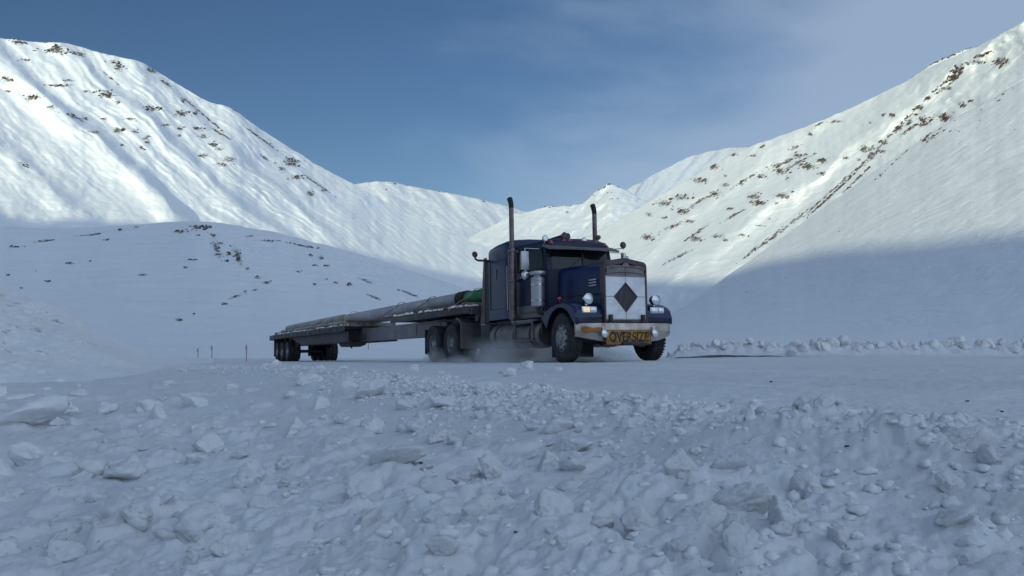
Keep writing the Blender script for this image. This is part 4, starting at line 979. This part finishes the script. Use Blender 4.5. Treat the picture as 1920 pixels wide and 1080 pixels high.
# sleeper
def sl(x, w, zt):
    r = .17; pts = [(x, -w, 1.04), (x, -w, zt - r)]
    for k in range(1, 6): q = math.pi / 2 * k / 5; pts.append((x, -w + r * (1 - math.cos(q)), zt - r + r * math.sin(q)))
    pts += [(x, -w * .5, zt + .035), (x, 0, zt + .05)]
    return pts + [(a, -b, c) for a, b, c in pts[-2::-1]]
s_ = MB(); s_.loft([sl(-3.80, 1.05, 2.84), sl(-3.76, 1.08, 2.88), sl(-3.4, 1.09, 2.93), sl(-2.9, 1.09, 2.96), sl(-2.60, 1.085, 2.95), sl(-2.52, 1.06, 2.92)])
so = s_.build('sleeper', M['paint'], truck)
for sd in (-1, 1):
    a = MB(); a.box(-3.36, -3.30, min(sd * 1.085, sd * 1.11), max(sd * 1.085, sd * 1.11), 2.05, 2.3, .008); a.build('door_handle', M['dullmetal'], so)
    a = MB(); a.tube([(-3.66, sd * 1.092, 1.3), (-3.66, sd * 1.092, 2.5), (-2.75, sd * 1.092, 2.5), (-2.75, sd * 1.092, 1.3), (-3.66, sd * 1.092, 1.3)], .008, 6); a.build('door_seam', M['frame'], so)
    a = MB(); a.cyl((-2.62, sd * 1.13, 1.25), (-2.62, sd * 1.13, 2.3), .014, 8); a.cyl((-2.62, sd * 1.13, 1.27), (-2.62, sd * 1.05, 1.27), .01, 6); a.cyl((-2.62, sd * 1.13, 2.28), (-2.62, sd * 1.05, 2.28), .01, 6); a.build('grab_rail', M['chrome'], so)
    a = MB(); a.prism([(-3.82, 2.55), (-4.02, 2.5), (-4.10, 1.3), (-4.10, 1.0), (-3.82, 1.0)], 'y', sd * 1.02, sd * 1.05); a.build('side_fairing', M['frame'], so)
# headache rack
a = MB()
a.prism([(-4.16, 1.0), (-4.10, 1.0), (-4.02, 2.62), (-4.08, 2.62)], 'y', -1.04, 1.04)
for y in (-1.06, -.5, 0, .46, 1.02): a.prism([(-4.34, .96), (-4.08, .96), (-4.0, 2.66), (-4.10, 2.66)], 'y', y, y + .05)
a.build('headache_rack', M['brown'], truck)
a = MB(); a.lathe([(0, .04), (.08, .035), (.10, 0), (.10, -.10), (0, -.1)], (-4.5, -1.0, 1.15), 'y', 18); a.cyl((-4.5, -1.0, 1.15), (-4.5, -.4, 1.15), .03, 8); a.build('hose_reel', M['frame'], truck)
a = MB(); a.box(-5.2, -4.3, -.5, .5, .98, 1.03); a.build('deck_plate', M['dullmetal'], truck)
for sd in (-1,):
    a = MB(); a.tube([(-4.35, -.3, 1.9), (-4.7, -.3, 1.4), (-5.2, -.25, 1.25), (-5.6, -.2, 1.4)], .02, 8); a.tube([(-4.35, -.1, 1.9), (-4.8, -.1, 1.3), (-5.3, -.1, 1.2), (-5.6, -.1, 1.4)], .02, 8); a.build('air_hose', M['frame'], truck)

# ------------------------------------------------------------------ trailer
trailer = empty('flatbed_trailer', TM @ Matrix.Translation((-18, 0, 0)))
tag(trailer, 'long stretched flatbed trailer with a single deep beam coupled behind the blue truck', 'trailer')
OFF = 18
def T(mb, name, m, par=None, **k):
    for v in mb.bm.verts: v.co.x += OFF
    return mb.build(name, m, par or trailer, **k)
a = MB(); a.box(-31.6, -8.5, -.30, -.16, .80, .84); a.box(-31.6, -8.5, -.30, -.16, 1.25, 1.29); a.box(-31.6, -8.5, -.285, -.27, .84, 1.25)
a.box(-31.6, -8.5, .16, .30, .80, .84); a.box(-31.6, -8.5, .16, .30, 1.25, 1.29); a.box(-31.6, -8.5, .22, .24, .84, 1.25)
for x in np.arange(-17.8, -8.8, 2.2): a.box(x, x + .02, -.295, -.28, .84, 1.25)
T(a, 'main_beam', M['beam'])
a = MB(); a.box(-17.6, -16.9, -.40, .40, .76, 1.33, .01)
for x in (-17.4, -17.1): a.box(x, x + .05, -.415, -.39, .76, 1.33)
T(a, 'beam_sleeve', M['beamd'])
a = MB(); a.box(-11.2, -4.6, -1.20, -1.10, 1.28, 1.44, .008); a.box(-11.2, -4.6, 1.10, 1.20, 1.28, 1.44, .008); a.box(-4.7, -4.55, -1.2, 1.2, 1.24, 1.46, .01)
for x in np.arange(-11, -4.8, .8): a.box(x, x + .08, -1.1, 1.1, 1.29, 1.40)
a.box(-7.6, -5.2, -.5, .5, 1.10, 1.28, .02)
T(a, 'front_frame', M['beamd'])
a = MB(); a.cyl((-7.2, 0, 1.0), (-7.2, 0, 1.1), .05); a.box(-8.6, -5.4, -.55, .55, 1.215, 1.245); T(a, 'kingpin_plate', M['frame'])
a = MB()
for k in range(9): y = -1.08 + k * .242; a.box(-11.15, -4.7, y, y + .225, 1.44, 1.475, .004)
T(a, 'front_deck', M['redwood'])
a = MB(); a.box(-31.9, -17.0, -1.25, -1.13, 1.18, 1.40, .008); a.box(-31.9, -17.0, 1.13, 1.25, 1.18, 1.40, .008); a.box(-32.0, -31.85, -1.25, 1.25, 1.14, 1.40, .01)
a.prism([(-27.5, 1.18), (-17.0, 1.18), (-17.0, .78), (-25, .78)], 'y', -1.05, -.98); a.prism([(-27.5, 1.18), (-17.0, 1.18), (-17.0, .78), (-25, .78)], 'y', .98, 1.05)
for x in np.arange(-31.5, -17, 1.0): a.box(x, x + .09, -1.13, 1.13, 1.29, 1.38)
for x in np.arange(-30.5, -17.3, .9): a.box(x, x + .05, -1.27, -1.25, 1.16, 1.38)
T(a, 'rear_frame', M['beamd'])
a = MB()
for k in range(9): y = -1.12 + k * .25; a.box(-31.85, -17.05, y, y + .235, 1.395, 1.43, .004)
T(a, 'rear_deck', M['wood'])
AX = (-27.35, -28.65, -29.95)
a = MB()
for x in AX: a.cyl((x, -1.0, .5), (x, 1.0, .5), .07); a.box(x - .2, x + .2, -.9, -.75, .5, .72, .03); a.box(x - .2, x + .2, .75, .9, .5, .72, .03)
a.box(-30.8, -26.4, -.92, -.80, .72, .9, .01); a.box(-30.8, -26.4, .80, .92, .72, .9, .01)
for x in (-26.6, -28, -29.3, -30.6): a.box(x - .12, x + .12, -.95, .95, .85, 1.2)
T(a, 'suspension', M['frame'])
for x in AX:
    for sd in (-1, 1):
        w_ = wheel(trailer, x + OFF, sd * 1.24, sd, R=.5, dual=True, bulge=False)
for sd in (-1, 1):
    a = MB(); a.box(-30.75, -30.73, min(sd * .6, sd * 1.24), max(sd * .6, sd * 1.24), .25, 1.14); T(a, 'mud_flap', M['black'])
a = MB(); a.prism([(-19.6, .78), (-17.4, .78), (-17.6, .66), (-18.4, .58), (-19.2, .60)], 'y', -.7, -.1); a.tube([(-17.6, -.75, .70), (-17.3, -.78, .66), (-17.15, -.78, .58), (-17.3, -.78, .53), (-17.42, -.78, .57)], .02, 8)
T(a, 'landing_gear', M['frame'])
a = MB(); a.cyl((-16.6, -.3, .8), (-16.6, -.3, .45), .012, 6); T(a, 'hanging_chain', M['dullmetal'])
for x in (-31.0, -26.0, -21.5, -18.0):
    a = MB(); a.box(x, x + .10, -1.275, -1.25, 1.24, 1.29, .006); T(a, 'marker_light', M['red'])
for y in (-.9, .9):
    a = MB(); a.box(-32.03, -32.0, y - .12, y + .12, 1.2, 1.3, .006); T(a, 'tail_light', M['red'])

# ------------------------------------------------------------------ load
def thing(name, x, y, z, label, cat, group=None):
    o = empty(name, TM @ Matrix.Translation((x, y, z))); tag(o, label, cat, group); return o
pipe = thing('pipe', -18, -.28, 1.5, 'long thick grey steel pipe with a green end cap, strapped along the trailer', 'pipe')
def PB(mb, name, m, par=None):
    for v in mb.bm.verts: v.co += Vector((18, .28, -1.5))
    return mb.build(name, m, par or pipe)
PY_ = -.28
def pz(x): return 1.835 + (-.05) * (x + 7) / -13. - .0 if x > -20 else 1.785
a = MB(); a.tube([(x, PY_, pz(x)) for x in (-19.6, -16, -12, -7.4)], .205, 28); PB(a, 'pipe_barrel', M['pipe'])
a = MB(); a.tube([(-7.4, PY_, pz(-7.4)), (-6.85, PY_, pz(-6.9))], .225, 28); PB(a, 'collar', M['soot_hollow_black'])
a = MB(); a.tube([(-6.85, PY_, pz(-6.9)), (-6.8, PY_, pz(-6.8)), (-5.6, PY_, 1.84), (-5.5, PY_, 1.84)], [.17, .19, .19, .15], 28); PB(a, 'end_cap', M['green'])
a = MB(); a.tube([(-20.1, PY_, 1.785), (-19.5, PY_, 1.785)], .212, 28); PB(a, 'tan_band', M['tan'])
a = MB(); xs = np.linspace(-20.1, -31.6, 140)
a.tube([(x, PY_, 1.80 - .03 * (-(x + 20.1)) / 11.5 - .0) for x in xs], [(.215 - .03 * i / 140) + .014 * abs(math.sin(i * .42)) + .006 * math.sin(i * 1.3) for i in range(140)], 20); PB(a, 'wrapped_section', M['pipew'])
a = MB(); a.tube([(-31.6, PY_, 1.75), (-31.75, PY_, 1.75)], .12, 18); PB(a, 'open_end', M['soot_hollow_black'])  # solid dark stub, coloured like the shaded hollow of the pipe
for i, (y, r, x0, x1, lab, m_) in enumerate(((-.72, .075, -31.2, -18.5, 'thin weathered pipe on the near edge of the rear deck beside the thick pipe', 'pipew'), (.22, .13, -31.0, -8.5, 'medium grey pipe lying behind the thick strapped pipe', 'pipe'), (-.60, .05, -13.5, -6.0, 'thin pipe on the near side of the front deck', 'pipew'))):
    a = MB(); z = 1.475 + r + .06
    a.tube([(x0, y, z), ((x0 + x1) / 2, y, z - .01), (x1, y, z)], r, 16, cap=True)
    o = a.build('pipe', M[m_]); o.matrix_world = TM; tag(o, lab, 'pipe')
tim = [(-5.3, 'timber block under the green pipe cap'), (-8.2, 'timber block under the pipe near the dark collar'), (-10.9, 'timber block at the rear end of the front deck'), (-17.6, 'timber block at the front end of the rear deck'), (-22.0, 'timber block under the wrapped pipe ahead of the trailer wheels'), (-26.5, 'timber block under the wrapped pipe above the trailer wheels'), (-31.0, 'timber block at the tail end of the trailer')]
for x, lab in tim:
    a = MB(); a.box(x - .08, x + .08, -1.15, 1.15, 1.478 if x > -12 else 1.433, 1.60 if x > -12 else 1.56, .008); o = a.build('timber', M['wood']); o.matrix_world = TM; tag(o, lab, 'timber', 'timbers carrying the pipes')
# loose planks and chain piles on the decks
for j in range(7):
    x = -11.9 + j * .9; a = MB(); a.box(x - .6, x + .6, -.05, .05, 0, .05, .006)
    for v in a.bm.verts: v.co.z += .004 * math.sin(v.co.x * 5)
    o = a.build('plank', M['wood'] if j % 2 else M['redwood']); o.matrix_world = TM @ Matrix.Translation((0, -1.0 + .05 * (j % 3), 1.48 + .052 * (j % 2)))
    tag(o, 'loose board on the near edge of the front trailer deck', 'board', 'loose boards on the front deck')
for k, x in enumerate((-6.1, -9.6, -12.6, -18.6, -21.0, -23.4, -25.8, -28.2, -30.4)):
    a = MB(); y0, y1, zt, zb = -.53, .38, (2.06 if x > -20 else 2.0) - .008 * max(0, -x - 20), 1.44
    a.loft([[(x - .03, y, z), (x + .03, y, z), (x + .03, y + .0, z + .012), (x - .03, y, z + .012)] for y, z in ((-1.22, 1.40), (-1.15, 1.5), (y0, zt - .18), (PY_ - .12, zt - .02), (PY_ + .02, zt), (PY_ + .2, zt - .05), (y1, 1.80), (1.15, 1.5), (1.22, 1.40))])
    o = a.build('strap', M['tan'] if k % 3 == 0 else M['frame']); o.matrix_world = TM
    tag(o, ['tie-down strap over the green pipe cap', 'tie-down strap behind the dark pipe collar', 'tie-down strap on the free span of the thick pipe', 'tie-down strap ahead of the tan band', 'tie-down strap just behind the tan band', 'third strap ahead of the trailer wheels', 'strap ahead of the trailer wheels', 'strap above the trailer wheels', 'rearmost tie-down strap on the load'][k], 'strap', 'tie-down straps over the load')
# frozen snow lying on the rear deck edge
def decksnow():
    VS = []; FS = []; nb = 0; v0, f0 = I1
    for i in range(260):
        front = random.random() < .35
        x = random.uniform(-11, -5) if front else random.uniform(-31.6, -17.2); y = random.uniform(-1.18, -.8); r = random.uniform(.02, .06)
        v = v0 * (1 + rng.uniform(-.2, .2, (len(v0), 1))) * np.array([r * 2.4, r, r * .8]) + np.array([x, y, (1.48 if front else 1.435) + r * .4])
        v = np.array([list(TM @ Vector(q)) for q in v]); VS.append(v); FS.append(f0 + nb); nb += len(v)
    tag(mesh_np('deck_snow', np.vstack(VS), np.vstack(FS), M['berm']), 'frozen snow crust along the near edge of the trailer decks', 'snow', kind='stuff')
decksnow()

# ------------------------------------------------------------------ roadside stakes
for px, py, hpx, lab in ((371, 668, 15, 'thin reddish marker stake standing farthest left'), (397, 669, 21, 'middle marker stake, tallest of the three, with snow lumps at its foot'), (462, 663, 16, 'thin marker stake nearest to the trailer wheels')):
    R = 47.; x, y, _ = (float(q) for q in at(px, py, R)); z = float(zground(np.array([x]), np.array([y]))[0]); z1 = float(at(px, py - hpx, R)[2])
    e = empty('marker_stake', loc=(x, y, z)); tag(e, lab, 'stake', 'roadside marker stakes')
    a = MB(); a.tube([(0, 0, -.2), (0.01, 0, z1 - z)], .028, 8); a.build('post', M['stake'], e)
    a = MB(); a.box(-.05, .05, -.045, -.038, (z1 - z) * .72, (z1 - z) * .97, .004); a.build('reflector', M['stake'], e)

# ------------------------------------------------------------------ powder snow thrown up by the wheels
def spray():
    m = bpy.data.materials.new('snow_powder'); m.use_nodes = True; nt = m.node_tree; nt.nodes.clear(); N = nt.nodes.new; L = nt.links.new
    out = N('ShaderNodeOutputMaterial'); pv = N('ShaderNodeVolumePrincipled'); pv.inputs['Color'].default_value = (1, 1, 1, 1); pv.inputs['Anisotropy'].default_value = .2
    tc = N('ShaderNodeTexCoord'); n = N('ShaderNodeTexNoise'); n.inputs['Scale'].default_value = 1.1; n.inputs['Detail'].default_value = 4
    mp = N('ShaderNodeMapping'); mp.inputs['Scale'].default_value = (.5, 1, 1.6); L(tc.outputs['Object'], mp.inputs['Vector']); L(mp.outputs['Vector'], n.inputs['Vector'])
    r = N('ShaderNodeMapRange'); r.inputs['From Min'].default_value = .40; r.inputs['From Max'].default_value = .72; r.inputs['To Max'].default_value = 2.4; L(n.outputs['Fac'], r.inputs['Value'])
    sp = N('ShaderNodeSeparateXYZ'); L(tc.outputs['Object'], sp.inputs[0])
    h = N('ShaderNodeMapRange'); h.inputs['From Min'].default_value = .0; h.inputs['From Max'].default_value = .72; h.inputs['To Min'].default_value = 1; h.inputs['To Max'].default_value = 0; h.interpolation_type = 'SMOOTHSTEP'; L(sp.outputs['Z'], h.inputs['Value'])
    mu = N('ShaderNodeMath'); mu.operation = 'MULTIPLY'; L(r.outputs['Result'], mu.inputs[0]); L(h.outputs['Result'], mu.inputs[1]); L(mu.outputs[0], pv.inputs['Density']); L(pv.outputs['Volume'], out.inputs['Volume'])
    a = MB(); ys = [(-1.9, .05), (-1.75, .3), (-1.5, .5), (-1.2, .62), (0, .55), (1.2, .5), (1.5, .2), (1.55, .04)]
    def ring(x, s): return [(x, y * (1 if s > .5 else .8), .01 + z * s) for y, z in ys] + [(x, 1.5, .006), (x, -1.85, .006)]
    a.loft([ring(x, s) for x, s in ((-7.7, .05), (-7.3, .3), (-6.6, .7), (-5.5, 1.25), (-3.5, 1.25), (-2, 1.0), (-1, .55), (-.5, .2))])
    o = a.build('snow_spray', m); o.matrix_world = TM; tag(o, 'low cloud of powder snow whirled up along the truck wheels', 'snow spray', kind='stuff')
spray()

# ------------------------------------------------------------------ sky, sun, camera
wd = bpy.data.worlds.new('World'); scene.world = wd; wd.use_nodes = True
nt = wd.node_tree; N = nt.nodes.new; L = nt.links.new; bg = nt.nodes['Background']
sky = N('ShaderNodeTexSky'); sky.sky_type = 'NISHITA'; sky.sun_disc = False; sky.sun_elevation = SE; sky.sun_rotation = math.atan2(S.x, S.y)
sky.air_density = 1.0; sky.dust_density = .6; sky.ozone_density = 1.5; sky.altitude = 1200
hs = N('ShaderNodeHueSaturation'); hs.inputs['Hue'].default_value = .510; hs.inputs['Saturation'].default_value = 1.22; hs.inputs['Value'].default_value = .96
L(sky.outputs[0], hs.inputs['Color'])
tc = N('ShaderNodeTexCoord'); mp = N('ShaderNodeMapping'); mp.inputs['Rotation'].default_value = (0, math.radians(32), 0); mp.inputs['Scale'].default_value = (.9, 1, 3.0)
L(tc.outputs['Generated'], mp.inputs['Vector'])
n1 = N('ShaderNodeTexNoise'); n1.inputs['Scale'].default_value = 1.9; n1.inputs['Detail'].default_value = 7; n1.inputs['Roughness'].default_value = .5; n1.inputs['Distortion'].default_value = .4
L(mp.outputs['Vector'], n1.inputs['Vector'])
sp = N('ShaderNodeSeparateXYZ'); L(tc.outputs['Generated'], sp.inputs[0])
mx_ = N('ShaderNodeMapRange'); mx_.inputs['From Min'].default_value = -.25; mx_.inputs['From Max'].default_value = .40; mx_.inputs['To Min'].default_value = -.20; mx_.inputs['To Max'].default_value = .50; L(sp.outputs['X'], mx_.inputs['Value'])
ad = N('ShaderNodeMath'); ad.operation = 'ADD'; L(n1.outputs['Fac'], ad.inputs[0]); L(mx_.outputs['Result'], ad.inputs[1])
cr = N('ShaderNodeMapRange'); cr.inputs['From Min'].default_value = .42; cr.inputs['From Max'].default_value = .85; cr.inputs['To Max'].default_value = .72; cr.interpolation_type = 'SMOOTHSTEP'; L(ad.outputs[0], cr.inputs['Value'])
mx = N('ShaderNodeMix'); mx.data_type = 'RGBA'
# added unseen bright cloud behind the camera, lifting the fill light on shaded snow
yb = N('ShaderNodeMapRange'); yb.inputs['From Min'].default_value = .1; yb.inputs['From Max'].default_value = -.7; yb.inputs['To Min'].default_value = 1; yb.inputs['To Max'].default_value = 1.75; yb.interpolation_type = 'SMOOTHSTEP'; L(sp.outputs['Y'], yb.inputs['Value'])
yc = N('ShaderNodeMapRange'); yc.inputs['From Min'].default_value = .1; yc.inputs['From Max'].default_value = -.5; yc.inputs['To Min'].default_value = 0; yc.inputs['To Max'].default_value = .45; L(sp.outputs['Y'], yc.inputs['Value'])
cm = N('ShaderNodeVectorMath'); cm.operation = 'SCALE'; cm.inputs[0].default_value = (4.0, 5.15, 6.8); L(yb.outputs['Result'], cm.inputs['Scale']); L(cm.outputs[0], mx.inputs['B'])
ca_ = N('ShaderNodeMath'); ca_.operation = 'ADD'; ca_.use_clamp = True; L(cr.outputs['Result'], ca_.inputs[0]); L(yc.outputs['Result'], ca_.inputs[1])
L(ca_.outputs[0], mx.inputs['Factor']); L(hs.outputs['Color'], mx.inputs['A']); L(mx.outputs['Result'], bg.inputs['Color'])
bg.inputs['Strength'].default_value = .094
sun = bpy.data.lights.new('sun', 'SUN'); sun.energy = 2.95; sun.angle = math.radians(.55); sun.color = (1, .99, .68)
so_ = bpy.data.objects.new('sun', sun); col.objects.link(so_); so_.rotation_euler = S.to_track_quat('Z', 'Y').to_euler()

cam = bpy.data.cameras.new('camera'); cam.sensor_width = 36; cam.lens = FPX / 1920 * 36; cam.clip_end = 30000; cam.clip_start = .05
co = bpy.data.objects.new('camera', cam); col.objects.link(co); co.rotation_euler = (math.pi / 2 + PITCH, 0, 0); scene.camera = co
scene.view_settings.view_transform = 'Standard'; scene.view_settings.look = 'None'; scene.view_settings.exposure = 0.0; scene.view_settings.gamma = 1
scene.render.engine = 'CYCLES'; scene.cycles.volume_bounces = 4
